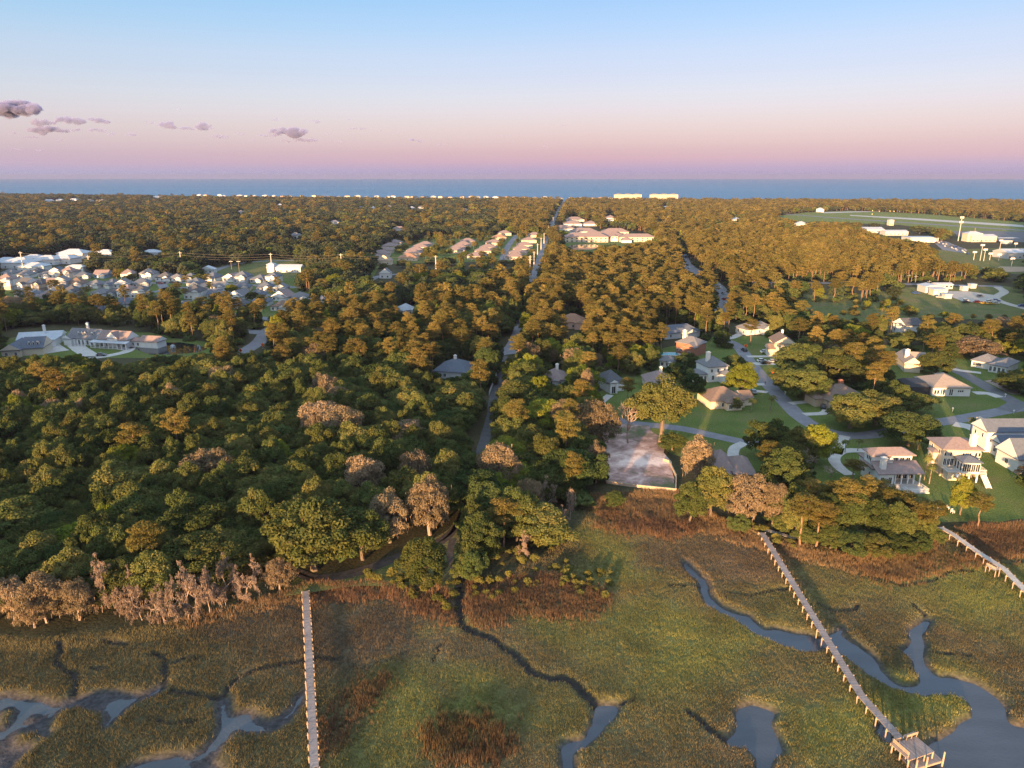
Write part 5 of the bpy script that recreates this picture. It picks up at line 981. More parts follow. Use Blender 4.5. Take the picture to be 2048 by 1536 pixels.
def palm_mesh(seed, H=8.0, nf=30, fl=1.9, thin=.16):
    rg = np.random.default_rng(seed); V = []; tn = []
    tx, ty = rg.normal(0, .3, 2)
    for j in range(nf):
        a = j*2.39996; el_ = rg.uniform(-.6, 1.3); d = np.array((math.cos(a)*math.cos(el_), math.sin(a)*math.cos(el_), math.sin(el_))); p = np.array((tx, ty, H)); L = fl*rg.uniform(.8, 1.15)
        sdv = np.array((-math.sin(a), math.cos(a), 0))
        tv = rg.uniform(0, 1); pts = [p + d*L*s - np.array((0,0,1))*.55*L*s*s for s in (.25, .55, .8, 1.0)]; wd = [.10, .42, .34, .04]
        for s in range(3):
            for sg in (-1, 1):
                V += [pts[s], pts[s] + sg*sdv*wd[s] - np.array((0,0,.12)), pts[s+1] + sg*sdv*wd[s+1] - np.array((0,0,.12)), pts[s+1]]; tn.append(np.clip(tv + rg.normal(0,.1), 0, 1))
    tb = MB(); tb.tube([(0,0,-.3), (tx*.3, ty*.3, H*.5), (tx, ty, H)], [.24, thin, thin*1.15], 7)
    tb.tube([(tx,ty,H-.5), (tx,ty,H+.25)], [thin*1.7, thin*1.2], 7)
    return np.array(V), np.array(tn), tb, None
def shrub_mesh(seed, n=12, per=110, size=.17):
    rg = np.random.default_rng(seed); C = dome(rg, n, 1.25, 1.6, .75, .75, .25, -.2); k = rg.uniform(.8, 1.3, n); Rr = np.stack([.5*k, .5*k, .42*k], -1)
    V, tn = cards(rg, C, Rr, per, size, lo=-.6); tb = MB()
    for j in range(3): tb.tube([(0,0,-.1), tuple(C[j*3]*.5), tuple(C[j*3])], [.05,.035,.02], 4)
    return V, tn, tb, None
def fan_mesh(seed):                                                     # low fan-leaved understorey clump (saw palmetto, bamboo-like canes)
    return shrub_mesh(seed, 18, 90, .3)
VAR = {}
def variants(kind, gens, leaf, bark, moss=LM['moss']):
    L = []
    for i, (V, tn, tb, ms) in enumerate(gens):
        cm = card_mesh(kind + '_crown', V, tn, leaf) if V is not None else None
        tm = tb.mesh(kind + '_trunk', fix=False); tm.materials.append(bark); mm = None
        if ms is not None: mm = card_mesh(kind + '_moss', ms[0], ms[1], moss)
        L.append((cm, tm, mm))
    VAR[kind] = L
OAKS = [oak_mesh(100 + i) for i in range(6)]
variants('live_oak', OAKS, LM['oak'], BARK)
variants('tall_oak', [oak_mesh(130 + i, tall=True, n=46) for i in range(3)], LM['oak'], BARK)
variants('broadleaf_tree', [oak_mesh(150 + i, n=46, per=430) for i in range(3)], LM['bright'], BARK)
variants('evergreen_tree', [oak_mesh(160 + i, n=58, per=400, size=.21) for i in range(3)], LM['green'], BARK)
variants('mossy_oak', [oak_mesh(170 + i, n=54, per=300, size=.20, moss=True) for i in range(4)], LM['mossleaf'], PALE)
variants('pine_tree', [pine_mesh(200 + i) for i in range(6)], LM['pine'], PBARK)
variants('bare_tree', [bare_mesh(300 + i, 10, 1.05, 500, .5) for i in range(4)], LM['moss'], PALE)
variants('dead_tree', [bare_mesh(320, 13, .62, 0, .8), bare_mesh(322, 12, 1.0, 0, .6)], None, PALE)
variants('cabbage_palm', [palm_mesh(330 + i, 8, 40, 1.9) for i in range(2)], LM['palm'], PALMB)
variants('fan_palm', [palm_mesh(340, 13, 34, 1.6, .2)], LM['palm'], PALMB)
variants('shrub', [shrub_mesh(350 + i) for i in range(4)], LM['shrub'], BARK)
BASE = {'live_oak': (5.5, 11), 'tall_oak': (5.5, 11), 'broadleaf_tree': (5.5, 11), 'evergreen_tree': (5.5, 11), 'mossy_oak': (5.5, 11), 'pine_tree': (3.8, 17), 'bare_tree': (5, 10), 'dead_tree': (4, 13), 'cabbage_palm': (1.9, 9), 'fan_palm': (1.6, 14), 'shrub': (1.4, 1.6)}
rt = random.Random(5)
def plant(kind, x, y, Rm, Hm, label, group=None, rot=None, var=None, z=None, cat='tree', leaf=None):
    b = BASE[kind]; L = VAR[kind]; cm, tm, mm = L[rt.randrange(len(L)) if var is None else var]
    e = thing(kind, label, cat, (x, y, float(ground_z(x, y)) if z is None else z), rt.uniform(0, 6.28) if rot is None else rot, group)
    e.scale = (Rm / b[0], Rm / b[0], Hm / b[1])
    link('trunk', tm, e)
    if cm is not None: link('crown', cm, e)
    if mm is not None: link('hanging_moss', mm, e, kind='stuff')
    return e
EXPL = []      # explicitly placed trees: world x, y, radius - nothing else is planted on them
def tree_at(kind, bx, by, Rm, Hm, label, group=None, h=0, **kw):
    x, y, _ = P(bx, by, h); EXPL.append((x, y, Rm * .75)); return plant(kind, x, y, Rm, Hm, label, group, **kw)

def tp(kind, bx, by, rpx, topy, label, group=None, h=0, **kw):
    """a tree seen in the photograph: foot (bx,by), half width rpx, top at topy"""
    x, y, _ = P(bx, by, h); zc = y * CP + (CAM_H - h) * SP; kk = (768 - topy) / FPX
    H = CAM_H + y * (kk * CP - SP) / (CP + kk * SP) - h
    return tree_at(kind, bx, by, rpx * zc / FPX, H, label, group, h, **kw)
G_LOT, G_STREET, G_SHORE, G_BARE = 'trees round the sandy lot', 'trees along the residential streets', 'trees on the marsh shore', 'bare mossy trees at the marsh edge'
# --- single trees that stand out
tp('dead_tree', 1256, 886, 30, 798, 'pale leafless tree standing alone in the sandy lot', var=0)
tp('tall_oak', 1321, 884, 60, 768, 'spreading tree with thick sunlit bare trunk at the back of the sandy lot')
tp('mossy_oak', 1190, 900, 42, 800, 'tall mossy tree at the upper left corner of the sandy lot')
tp('mossy_oak', 1192, 966, 24, 885, 'pale pinkish mossy tree at the left corner of the sandy lot wall')
tp('live_oak', 1345, 900, 28, 868, 'low round oak between the sandy lot and the side street')
tp('mossy_oak', 1392, 965, 34, 878, 'mossy oak just outside the right wall of the sandy lot')
tp('live_oak', 1380, 1040, 34, 960, 'green oak below the right corner of the sandy lot wall')
tp('live_oak', 1420, 1030, 42, 930, 'green oak in front of the roof hidden among trees')
tp('mossy_oak', 1490, 1046, 44, 950, 'mossy tan oak at the shore left of the long right dock')
tp('mossy_oak', 1545, 1048, 30, 965, 'greyish mossy oak behind the start of the long right dock')
tp('live_oak', 1560, 1010, 52, 900, 'tall green oak between the hidden roof and the two storey white house')
tp('live_oak', 1535, 915, 42, 842, 'round oak at the lower edge of the big lawn')
tp('broadleaf_tree', 1630, 925, 36, 848, 'yellow green tree beside the bend of the street')
tp('live_oak', 1590, 925, 38, 858, 'dark oak between the lawn and the street bend')
tp('dead_tree', 1612, 955, 22, 898, 'bare forked dead tree left of the two storey white house', var=1)
tp('dead_tree', 1662, 955, 16, 925, 'small bare dead tree beside the curving drive', var=1)
tp('pine_tree', 1705, 962, 22, 920, 'small leaning pine beside the curved drive')
for i, (bx, by, r, ty) in enumerate([(1600,1090,34,985),(1632,1092,36,1003),(1688,1072,30,960),(1722,1050,28,955),(1770,1060,26,975),(1830,1080,38,1000),(1660,1050,32,965),(1610,1040,30,960),(1800,1060,28,985),(1750,1030,30,960),(1870,1060,20,1005)]):
    tp('pine_tree', bx, by, r, ty, 'pine with bare trunk in the right shore grove', 'pines in the shore grove')
tp('pine_tree', 1955, 1052, 24, 985, 'lone pine with sunlit trunk on the right lawn')
tp('broadleaf_tree', 1920, 1030, 24, 955, 'bushy yellow green tree on the lawn below the stilted house')
for i, (bx, by, r, ty) in enumerate([(1480,1060,22,1020),(1560,1065,20,1030),(1660,1096,30,1050),(1700,1108,36,1062),(1745,1112,34,1066),(1790,1106,34,1066),(1832,1098,30,1062),(1860,1080,24,1050),(1610,1088,22,1055),(1770,1085,30,1035),(1690,1080,30,1030)]):
    tp('live_oak' if i % 3 else 'evergreen_tree', bx, by, r, ty, 'low bushy golden oak in the right shore grove' if i % 3 else 'low dark evergreen in the right shore grove', 'bushy trees in the shore grove')
for bx, by, r, ty in [(1650,1078,34,992),(1700,1074,34,988),(1745,1082,32,1002),(1790,1088,32,1008),(1585,1072,28,995),(1845,1078,26,1014)]:
    tp('live_oak', bx, by, r, ty, 'full golden oak behind the shore grove pines', 'oaks in the shore grove')
tp('evergreen_tree', 1815, 892, 52, 826, 'large dark magnolia beside the street behind the waterfront houses')
tp('live_oak', 1700, 856, 50, 788, 'broad low oak inside the bend of the street, its nearer half')
tp('live_oak', 1752, 850, 52, 786, 'broad low oak inside the bend of the street, its farther half')
tp('live_oak', 1610, 800, 44, 735, 'broad dark oak beside the street across from the orange sign')
tp('live_oak', 1600, 758, 50, 690, 'broad oak overhanging the drives with parked cars')
tp('live_oak', 1660, 770, 44, 700, 'round oak behind the brown roofed house')
tp('pine_tree', 1755, 775, 28, 705, 'wide pine standing above the oaks behind the brown roofed house')
tp('broadleaf_tree', 1480, 795, 34, 727, 'bright yellow green tree beside the street and the blue roofed house')
tp('evergreen_tree', 1385, 800, 24, 745, 'round dark green tree left of the brown roofed ranch house')
tp('pine_tree', 1500, 690, 16, 637, 'tall leaning pine on the lawn by the orange sign')
tp('live_oak', 1870, 750, 34, 705, 'round golden oak by the bend of the dark side street')
tp('live_oak', 1880, 700, 46, 655, 'grey green spreading oak near the white ranch house')
tp('mossy_oak', 1945, 712, 48, 675, 'flat topped spreading tree behind the white ranch house')
tp('live_oak', 1470, 820, 12, 795, 'small round tree in front of the brown roofed ranch house')
tp('fan_palm', 1938, 880, 9, 833, 'tall fan palm left of the pair behind the stilted house', var=0)
tp('fan_palm', 1959, 894, 9, 846, 'tall fan palm right of the pair behind the stilted house', var=0)
for bx, by, r, ty, lb in [(1835,900,9,874,'cabbage palm left of the stilted white house'), (1848,960,10,905,'cabbage palm between the two waterfront houses, upper one'), (1858,968,10,928,'leaning cabbage palm between the two waterfront houses, lower one'),
                          (1540,822,11,790,'cabbage palm beside the street on the big lawn'), (1502,822,10,797,'cabbage palm at the corner of the brown roofed ranch house'), (1364,745,9,712,'cabbage palm left of the blue roofed house'), (1380,765,9,735,'short cabbage palm left of the blue roofed house'),
                          (733,1092,14,1040,'sunlit cabbage palm behind the dock landing, left of two'), (752,1085,13,1048,'sunlit cabbage palm behind the dock landing, right of two'), (1942,955,9,928,'young palm in front of the stilted house porch'), (1690,905,9,880,'young palm by the curved drive'), (1715,902,8,878,'second young palm by the curved drive')]:
    tp('cabbage_palm', bx, by, r, ty, lb)
tp('live_oak', 630, 1140, 92, 1000, 'largest oak above the dock landing with wide rounded crown')
tp('live_oak', 850, 1172, 52, 1080, 'round oak standing in front of the rutted track')
tp('live_oak', 960, 1125, 50, 1030, 'tall oak between the rutted track and the ditch')
tp('evergreen_tree', 945, 1160, 28, 1098, 'dense rounded cedar beside the head of the ditch')
tp('live_oak', 925, 1160, 20, 1110, 'narrow tree at the head of the ditch')
for bx, by, r, ty in [(780,1085,44,985),(860,1070,46,962),(830,1000,40,900),(730,1010,42,915),(690,900,50,820),(640,880,46,805),(1000,985,44,888),(1060,1040,30,960),(560,1180,30,1120)]:
    tp('mossy_oak', bx, by, r, ty, 'tan grey moss hung oak above the dock landing', 'mossy oaks behind the dock landing')
for bx, by, r, ty in [(1120,1075,22,1012),(1092,1030,30,955),(1045,1112,22,1062),(1140,1040,16,975)]:
    tp('bare_tree', bx, by, r, ty, 'pale pinkish bare tree below the sandy lot', 'bare pinkish trees below the sandy lot')
for bx, by, r, ty in [(30,1240,34,1160),(95,1245,40,1150),(160,1240,36,1165),(205,1225,34,1110),(255,1225,34,1140),(285,1240,34,1170),(330,1245,36,1160),(375,1240,40,1120),(420,1225,36,1130),(455,1200,30,1110),(495,1195,36,1115),(395,1215,30,1150),(70,1255,30,1190)]:
    tp('bare_tree' if bx > 190 else 'mossy_oak', bx, by, r, ty, 'pale bare moss hung tree on the left marsh edge' if bx > 190 else 'mossy tan oak at the far left marsh edge', G_BARE if bx > 190 else 'mossy oaks at the far left marsh edge')
for bx, by, r, ty in [(1230,1010,18,975),(1110,1090,16,1070)]:
    tp('evergreen_tree', bx, by, r, ty, 'low dark bush below the sandy lot wall' if bx > 1200 else 'low golden cedar at the marsh corner')
# low yellow-green marsh shrubs behind the ditch and along the landing
rs = random.Random(9)
SHR = [[(935,1140),(1000,1110),(1070,1090),(1150,1105),(1235,1150),(1235,1195),(1120,1180),(1010,1185),(935,1215)], [(700,1150),(800,1150),(920,1165),(915,1225),(880,1215),(760,1172)], [(1490,1040),(1560,1072),(1600,1094),(1570,1100),(1500,1068)]]
for pg, lb, g, n in zip(SHR, ['yellow green shrub in the thicket right of the ditch', 'yellow green shrub along the track behind the dock landing', 'pale green shrub at the start of the long right dock'], ['shrubs right of the ditch', 'shrubs behind the dock landing', 'shrubs at the long right dock'], (85, 34, 14)):
    W = poly(pg, -.5); k = 0
    while k < n:
        x, y = rs.uniform(W[:,0].min(), W[:,0].max()), rs.uniform(W[:,1].min(), W[:,1].max())
        if not bool(inside(np.array([x]), np.array([y]), W)[0]): continue
        s = rs.uniform(.45, 1.1); plant('shrub', x, y, s, s * rs.uniform(1.1, 1.6), lb, g, cat='shrub'); k += 1

# --- the woods: jittered planting over the whole land, kinds by stand
REG = [('A', [(-300,748),(120,732),(300,738),(440,727),(560,728),(690,738),(860,752),(940,762),(970,800),(960,860),(935,905),(920,1000),(905,1050),(840,1080),(760,1100),(690,1112),(560,1122),(540,1185),(420,1215),(300,1235),(150,1245),(-300,1250)]),
       ('B', [(1005,725),(1060,690),(1180,700),(1200,740),(1190,800),(1215,825),(1185,870),(1178,960),(1160,1000),(1110,1070),(1000,1130),(930,1130),(925,1020),(960,925),(990,850),(1000,780)]),
       ('R', [(1190,700),(1300,690),(1400,668),(1450,672),(1600,668),(1720,640),(1900,640),(2300,640),(2600,1030),(1885,1050),(1600,1095),(1350,985),(1340,900),(1215,830)]),
       ('C', [(-300,600),(0,600),(300,600),(560,620),(700,605),(900,590),(1040,570),(1040,660),(1000,690),(950,720),(860,750),(690,735),(440,728),(300,735),(0,740),(-300,740)]),
       ('N', [(-300,540),(0,540),(80,515),(140,535),(560,540),(600,575),(690,590),(690,612),(560,618),(480,624),(370,604),(300,594),(150,596),(-300,596)]),
       ('T', [(735,540),(745,500),(790,475),(880,460),(1090,460),(1098,520),(1040,545)]),
       ('F', [(1375,470),(1500,475),(1850,510),(1985,540),(1990,556),(1540,556),(1480,560),(1400,545)]),
       ('D', [(1060,560),(1130,500),(1300,490),(1370,530),(1430,580),(1440,645),(1400,668),(1300,690),(1180,698),(1050,685)]),
       ('S', [(1560,590),(1800,575),(1900,600),(2048,620),(2048,650),(1850,640),(1700,645),(1590,620)])]
def reg_of(px, py):
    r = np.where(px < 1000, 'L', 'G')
    for nm, pg in REG[::-1]: r[inside(px, py, np.array(pg, float))] = nm
    return r
DENS = {'A': 1.0, 'B': 1.0, 'R': .55, 'C': 1.0, 'N': .34, 'T': .25, 'F': 1.0, 'D': 1.0, 'S': .3, 'G': 1.0, 'L': 1.0}
KIND = {'A': (.76,.03,.05,.05,.11), 'B': (.45,.12,.18,.10,.15), 'R': (.52,.22,.10,.04,.12), 'C': (.40,.26,.07,.01,.26), 'N': (.25,.55,.05,0,.15), 'T': (.5,.3,.05,0,.15), 'F': (.05,.95,0,0,0), 'D': (.16,.66,.08,0,.10), 'S': (.4,.3,.2,0,.1), 'G': (.36,.34,.05,0,.25), 'L': (.12,.07,.03,0,.78)}  # L: mostly dark evergreens, chosen to imitate shade over the left far woods
KN = ['live_oak', 'pine_tree', 'broadleaf_tree', 'mossy_oak', 'evergreen_tree']
rw = np.random.default_rng(77)
pts = []
for y0, y1, s in [(100, 460, 6.4), (460, 1000, 8.2), (1000, 1700, 11), (1700, 3200, 14)]:
    xs = np.arange(-.80*y1 - 80, .80*y1 + 80, s); ys = np.arange(y0, y1, s); X, Y = np.meshgrid(xs, ys)
    X = X + rw.uniform(-.42, .42, X.shape)*s + (np.arange(len(ys))[:, None] % 2) * s * .5; Y = Y + rw.uniform(-.42, .42, Y.shape)*s
    k = (np.abs(X) < .78*Y + 45); pts.append(np.stack([X[k], Y[k], np.full(k.sum(), s)], -1))
T = np.vstack(pts); x, y, s = T.T
n = len(x); px_, py_ = proj(x, y, np.full(n, 8.0)); rg_ = reg_of(px_, py_)
u = rw.uniform(0, 1, n); keep = u < np.array([DENS[r] for r in rg_])
keep &= ~inside(x, y, marsh_pg) & (dist_line(x, y, shore) > 1.2)
keep &= y < np.interp(x, COAST[:, 0], COAST[:, 1]) - 60
for c, kd in ROADS:
    lo, hi = c.min(0) - 15, c.max(0) + 15; q = np.where(keep & (x > lo[0]) & (x < hi[0]) & (y > lo[1]) & (y < hi[1]))[0]
    if len(q): keep[q[dist_line(x[q], y[q], c) < kd + .8]] = False
x, y, s, rg_ = x[keep], y[keep], s[keep], rg_[keep]; n = len(x)
clus = fbm(x, y, 38, 123, 3); uu = np.clip(rw.uniform(0, 1, n) * .55 + (clus - .3) * 1.0, 0, .9999)
kind = np.empty(n, int)
cum = {r: np.cumsum(k) / sum(k) for r, k in KIND.items()}
for r in cum: q = rg_ == r; kind[q] = np.minimum(np.searchsorted(cum[r], uu[q]), 4)
# within the oak woods keep single kinds scattered, too
q = rw.uniform(0, 1, n) < .35; kr = rw.uniform(0, 1, n)
for r in cum: a = q & (rg_ == r); kind[a] = np.minimum(np.searchsorted(cum[r], kr[a]), 4)
Rm = np.where(kind == 1, s*.56*rw.uniform(.8, 1.25, n), s*.74*np.where(rw.uniform(0,1,n) < .12, rw.uniform(1.3, 1.75, n), rw.uniform(.62, 1.25, n)))
Hm = np.where(kind == 1, rw.uniform(12, 18, n), rw.uniform(6.8, 13.0, n)) * np.where(y > 1000, 1.0, 1.0)
Hm = np.where((rg_ == 'N') | (rg_ == 'T'), Hm*.68, Hm); Rm = np.where((rg_ == 'N') | (rg_ == 'T'), Rm*.7, Rm)
Hm = np.where((rg_ == 'R') & (kind != 1), Hm*.85, Hm); Rm = np.where(rg_ == 'S', Rm*.6, Rm); Hm = np.where(rg_ == 'S', Hm*.45, Hm)
ok = np.ones(n, bool); zc = y*CP + (CAM_H - 6)*SP; rp_ = Rm * FPX / zc
tests = [proj(x, y, Hm*.97), proj(x, y, Hm*.6), proj(x, y, Hm*.25), proj(x, y, np.zeros(n))]
tx, ty = tests[1]; tests += [(tx - rp_*.62, ty), (tx + rp_*.62, ty)]
for pg in OPEN:
    ymax = P(pg[0][0], max(pg[:, 1].min(), 366), 0)[1]
    a = y < ymax + 5; lo, hi = pg.min(0), pg.max(0)
    for j, (qx, qy) in enumerate(tests):
        b = np.where(a & ok & (qx > lo[0]) & (qx < hi[0]) & (qy > lo[1]) & (qy < hi[1]))[0]
        if len(b): ok[b[inside(qx[b], qy[b], pg)]] = False
for ex, ey, er in EXPL: ok &= np.hypot(x - ex, y - ey) > er + 1.5
for hx, hy, hr in HOUSE_XY: ok &= np.hypot(x - hx, y - hy) > hr + Rm * .5
x, y, s, rg_, kind, Rm, Hm, rp_ = [a[ok] for a in (x, y, s, rg_, kind, Rm, Hm, rp_)]
px_, py_ = proj(x, y, Hm * .8); vis = (px_ > -25) & (px_ < 2073) & (py_ < 1560)
LBL = {'A': 'in the dense wood', 'B': 'in the wood beside the lane', 'R': 'among the waterfront houses', 'C': 'in the wooded band', 'N': 'among the suburban houses', 'T': 'among the brown terraces', 'F': 'in the pine stand', 'D': 'in the pinewood', 'S': 'on the rough field', 'G': 'in the far woods', 'L': 'in the left far woods'}
MARKS = [(610,1170,'the left dock landing'),(340,700,'the pond'),(60,700,'the left corner houses'),(30,1000,'the left picture edge'),(905,735,'the blue roofed house'),(975,850,'the narrow lane'),(350,1180,'the bare mossy trees'),(480,900,'the middle of the wood'),(250,900,'the left half of the wood'),(700,950,'the mossy oaks'),(600,760,'the back of the wood'),(200,770,'the farmhouse'),(850,1110,'the rutted track'),
         (1270,920,'the sandy lot'),(1080,900,'the lane bend'),(1100,750,'the low chimney house'),(1225,760,'the arched stucco house'),(1380,690,'the brick house'),(1430,740,'the blue hip roofed house'),(1560,690,'the two storey cream house'),(1700,790,'the brown roofed house'),(1900,770,'the pool cage house'),(1985,720,'the white ranch house'),(1820,720,'the beige gabled house'),(1900,910,'the stilted house'),(1780,930,'the two storey white house'),(2030,850,'the right picture edge'),(1950,660,'the bamboo thicket'),(1800,650,'the field edge house'),(1640,680,'the oaks above the street'),
         (80,620,'the left end of the suburb'),(300,640,'the suburb'),(500,650,'the pond road'),(650,640,'the hidden pond'),(760,640,'the centre of the band'),(880,640,'the lane crossing'),(960,600,'the straight road'),(1140,640,'the pink stucco house'),(1250,600,'the middle of the pinewood'),(1350,620,'the winding road'),(1300,540,'the care home pond'),(1420,560,'the main road bend'),(1600,540,'the left end of the level road'),(1750,540,'the middle of the level road'),(1900,550,'the works yard'),(1150,540,'the nearest tall power pole'),(1180,690,'the wood beyond the lot')]
LOOK = ['rounded green live oak', 'tall golden topped pine', 'yellow green leafy tree', 'grey moss hung oak', 'dark green leafy tree']
single = np.zeros(len(x), bool)
for kd in range(5):
    q = np.where((kind == kd) & vis)[0]; q = q[np.argsort(-rp_[q])]
    lim = 290 - sum(1 for o in bpy.data.objects if o.parent is None and o.name.split('.')[0] == KN[kd]); single[q[:max(0, lim)]] = True
mk = np.array([m_[:2] for m_ in MARKS], float); bx_, by_ = proj(x, y, np.full(len(x), 5.0))
for i in np.where(single)[0]:
    k = KN[kind[i]]; nm = MARKS[int(np.argmin((mk[:, 0] - bx_[i])**2 + ((mk[:, 1] - by_[i])*1.6)**2))][2]; sz = 'small' if Rm[i] < (4.0 if kind[i] != 1 else 3.4) else ('large' if Rm[i] > (5.2 if kind[i] != 1 else 4.0) else 'mid-sized')
    lb = '%s %s by %s' % (sz, LOOK[kind[i]], nm); plant(k, x[i], y[i], Rm[i], Hm[i], lb, '%s by %s' % (LOOK[kind[i]], nm), z=0.0)
# the rest of the woods: one mass, instanced on points
SRC = bpy.data.collections.new('wood_sources')
def src(nm, kind, i, lod):
    if lod == 0: cm, tm, mm = VAR[kind][i]
    else:
        n_, pr, sz = (26, 46, .72) if lod == 1 else (14, 26, 1.15)
        if kind == 'pine_tree': V, tn, tb, _ = pine_mesh(400 + i, 16 if lod == 1 else 9, 46 if lod == 1 else 26, .55 if lod == 1 else .9, lod)
        else: V, tn, tb, _ = oak_mesh(410 + i, n_, pr, sz, lod=lod)
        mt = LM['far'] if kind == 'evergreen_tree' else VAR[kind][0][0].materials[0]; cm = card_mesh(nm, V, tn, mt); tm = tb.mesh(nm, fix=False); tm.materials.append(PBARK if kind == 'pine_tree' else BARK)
    # one mesh of crown and trunk for the far trees
    bm = bmesh.new(); me = bpy.data.meshes.new(nm)
    me.materials.append(cm.materials[0]); me.materials.append(tm.materials[0])
    bm.from_mesh(cm); nf = len(bm.faces); bm.from_mesh(tm)
    bm.faces.ensure_lookup_table()
    for f in bm.faces[nf:]: f.material_index = 1
    bm.to_mesh(me); bm.free()
    b = BASE[kind]; me.transform(Matrix.Diagonal((1/b[0], 1/b[0], 1/b[1], 1)))
    o = bpy.data.objects.new(nm, me); SRC.objects.link(o)
idx_of = {}; c_ = 0
for lod, nv in ((0, 3), (1, 4), (2, 4)):
    for kd in range(5):
        kdn = KN[kd]
        if lod > 0 and kd in (2, 3): idx_of[(lod, kd)] = idx_of[(lod, 0)] if kd == 3 else None
        if lod > 0 and kd == 3: continue
        ids = []
        for v in range(nv):
            src('src_%03d' % c_, kdn, v % len(VAR[kdn]), lod); ids.append(c_); c_ += 1
        idx_of[(lod, kd)] = ids
rest = np.where(~single)[0]; yy = y[rest]
lod_ = np.where(yy < 430, 0, np.where(yy < 1050, 1, 2))
pick = np.array([idx_of[(l, k)][r % len(idx_of[(l, k)])] for l, k, r in zip(lod_, kind[rest], rw.integers(0, 1000, len(rest)))])
def gn_scatter(name, P3, rot, scl, idx, coll, **props):
    me = bpy.data.meshes.new(name); me.vertices.add(len(P3)); me.vertices.foreach_set('co', np.asarray(P3, np.float32).ravel())
    for k, a, ty in (('rotz', rot, 'FLOAT'), ('pick', idx, 'INT')): me.attributes.new(k, ty, 'POINT').data.foreach_set('value', np.asarray(a, np.float32 if ty == 'FLOAT' else np.int32))
    me.attributes.new('scl', 'FLOAT_VECTOR', 'POINT').data.foreach_set('vector', np.asarray(scl, np.float32).ravel())
    g = bpy.data.node_groups.new(name, 'GeometryNodeTree'); g.interface.new_socket('Geometry', in_out='INPUT', socket_type='NodeSocketGeometry'); g.interface.new_socket('Geometry', in_out='OUTPUT', socket_type='NodeSocketGeometry')
    gi, go = N(g, 'NodeGroupInput'), N(g, 'NodeGroupOutput'); ip = N(g, 'GeometryNodeInstanceOnPoints'); ci = N(g, 'GeometryNodeCollectionInfo')
    ci.inputs['Collection'].default_value = coll; ci.inputs['Separate Children'].default_value = True; ci.inputs['Reset Children'].default_value = True
    def na(nm, ty): a = N(g, 'GeometryNodeInputNamedAttribute', data_type=ty); a.inputs['Name'].default_value = nm; return a.outputs[0]
    cx = N(g, 'ShaderNodeCombineXYZ'); g.links.new(na('rotz', 'FLOAT'), cx.inputs['Z'])
    m2p = N(g, 'GeometryNodeMeshToPoints'); g.links.new(gi.outputs[0], m2p.inputs[0]); g.links.new(m2p.outputs[0], ip.inputs['Points']); g.links.new(ci.outputs[0], ip.inputs['Instance'])
    ip.inputs['Pick Instance'].default_value = True; g.links.new(na('pick', 'INT'), ip.inputs['Instance Index'])
    er = N(g, 'FunctionNodeEulerToRotation'); g.links.new(cx.outputs[0], er.inputs[0]); g.links.new(er.outputs[0], ip.inputs['Rotation']); g.links.new(na('scl', 'FLOAT_VECTOR'), ip.inputs['Scale'])
    g.links.new(ip.outputs[0], go.inputs[0]); o = link(name, me, **props); md = o.modifiers.new('scatter', 'NODES'); md.node_group = g; return o
near_ = yy < 430
for nm, sel, lb in (('woods', near_, 'the rest of the dense wood behind the single trees'), ('far_woods', ~near_, 'far woods reaching to the coast')):
    r = rest[sel]; gn_scatter(nm, np.stack([x[r], y[r], np.zeros(len(r))], -1), rw.uniform(0, 6.28, len(r)), np.stack([Rm[r], Rm[r], Hm[r]], -1), pick[sel], SRC, kind='stuff', label=lb)
# undergrowth that hides the ground between the trunks
US = bpy.data.collections.new('undergrowth_sources')
for i in range(3):
    V, tn, tb, _ = shrub_mesh(500 + i, 12, 40, .36); me = card_mesh('us_%d' % i, V, tn, LM['green'] if i < 2 else LM['oak']); US.objects.link(bpy.data.objects.new('us_%d' % i, me))
a = rw.uniform(0, 1, len(x)) < np.where(y < 700, .85, 0); q = np.where(a & np.isin(rg_, list('ABCDFRGL')))[0]
gn_scatter('undergrowth', np.stack([x[q] + rw.normal(0, 2.2, len(q)), y[q] + rw.normal(0, 2.2, len(q)), np.zeros(len(q))], -1), rw.uniform(0, 6, len(q)), rw.uniform(.9, 2.2, len(q))[:, None] * np.array([1.2, 1.2, 1.0]), rw.integers(0, 3, len(q)), US, kind='stuff', label='leafy undergrowth between the trunks')
print('TREES', len(x), 'single', int(single.sum()), 'rest', len(rest))

# where several trees share a look and a spot, say which one from the left
byl = {}
for o in list(COL.objects):
    if o.parent is None and 'label' in o and 'category' in o and o['category'] in ('tree', 'shrub'): byl.setdefault(o['label'], []).append(o)
for lb, L in byl.items():
    if 1 < len(L) <= 24 and len(lb.split()) <= 12:
        L.sort(key=lambda o: o.location.x / o.location.y)
        for j, o in enumerate(L): o['label'] = lb + ', ' + (('left', 'right')[j] + ' of two' if len(L) == 2 else ORD[j] + ' from the left')

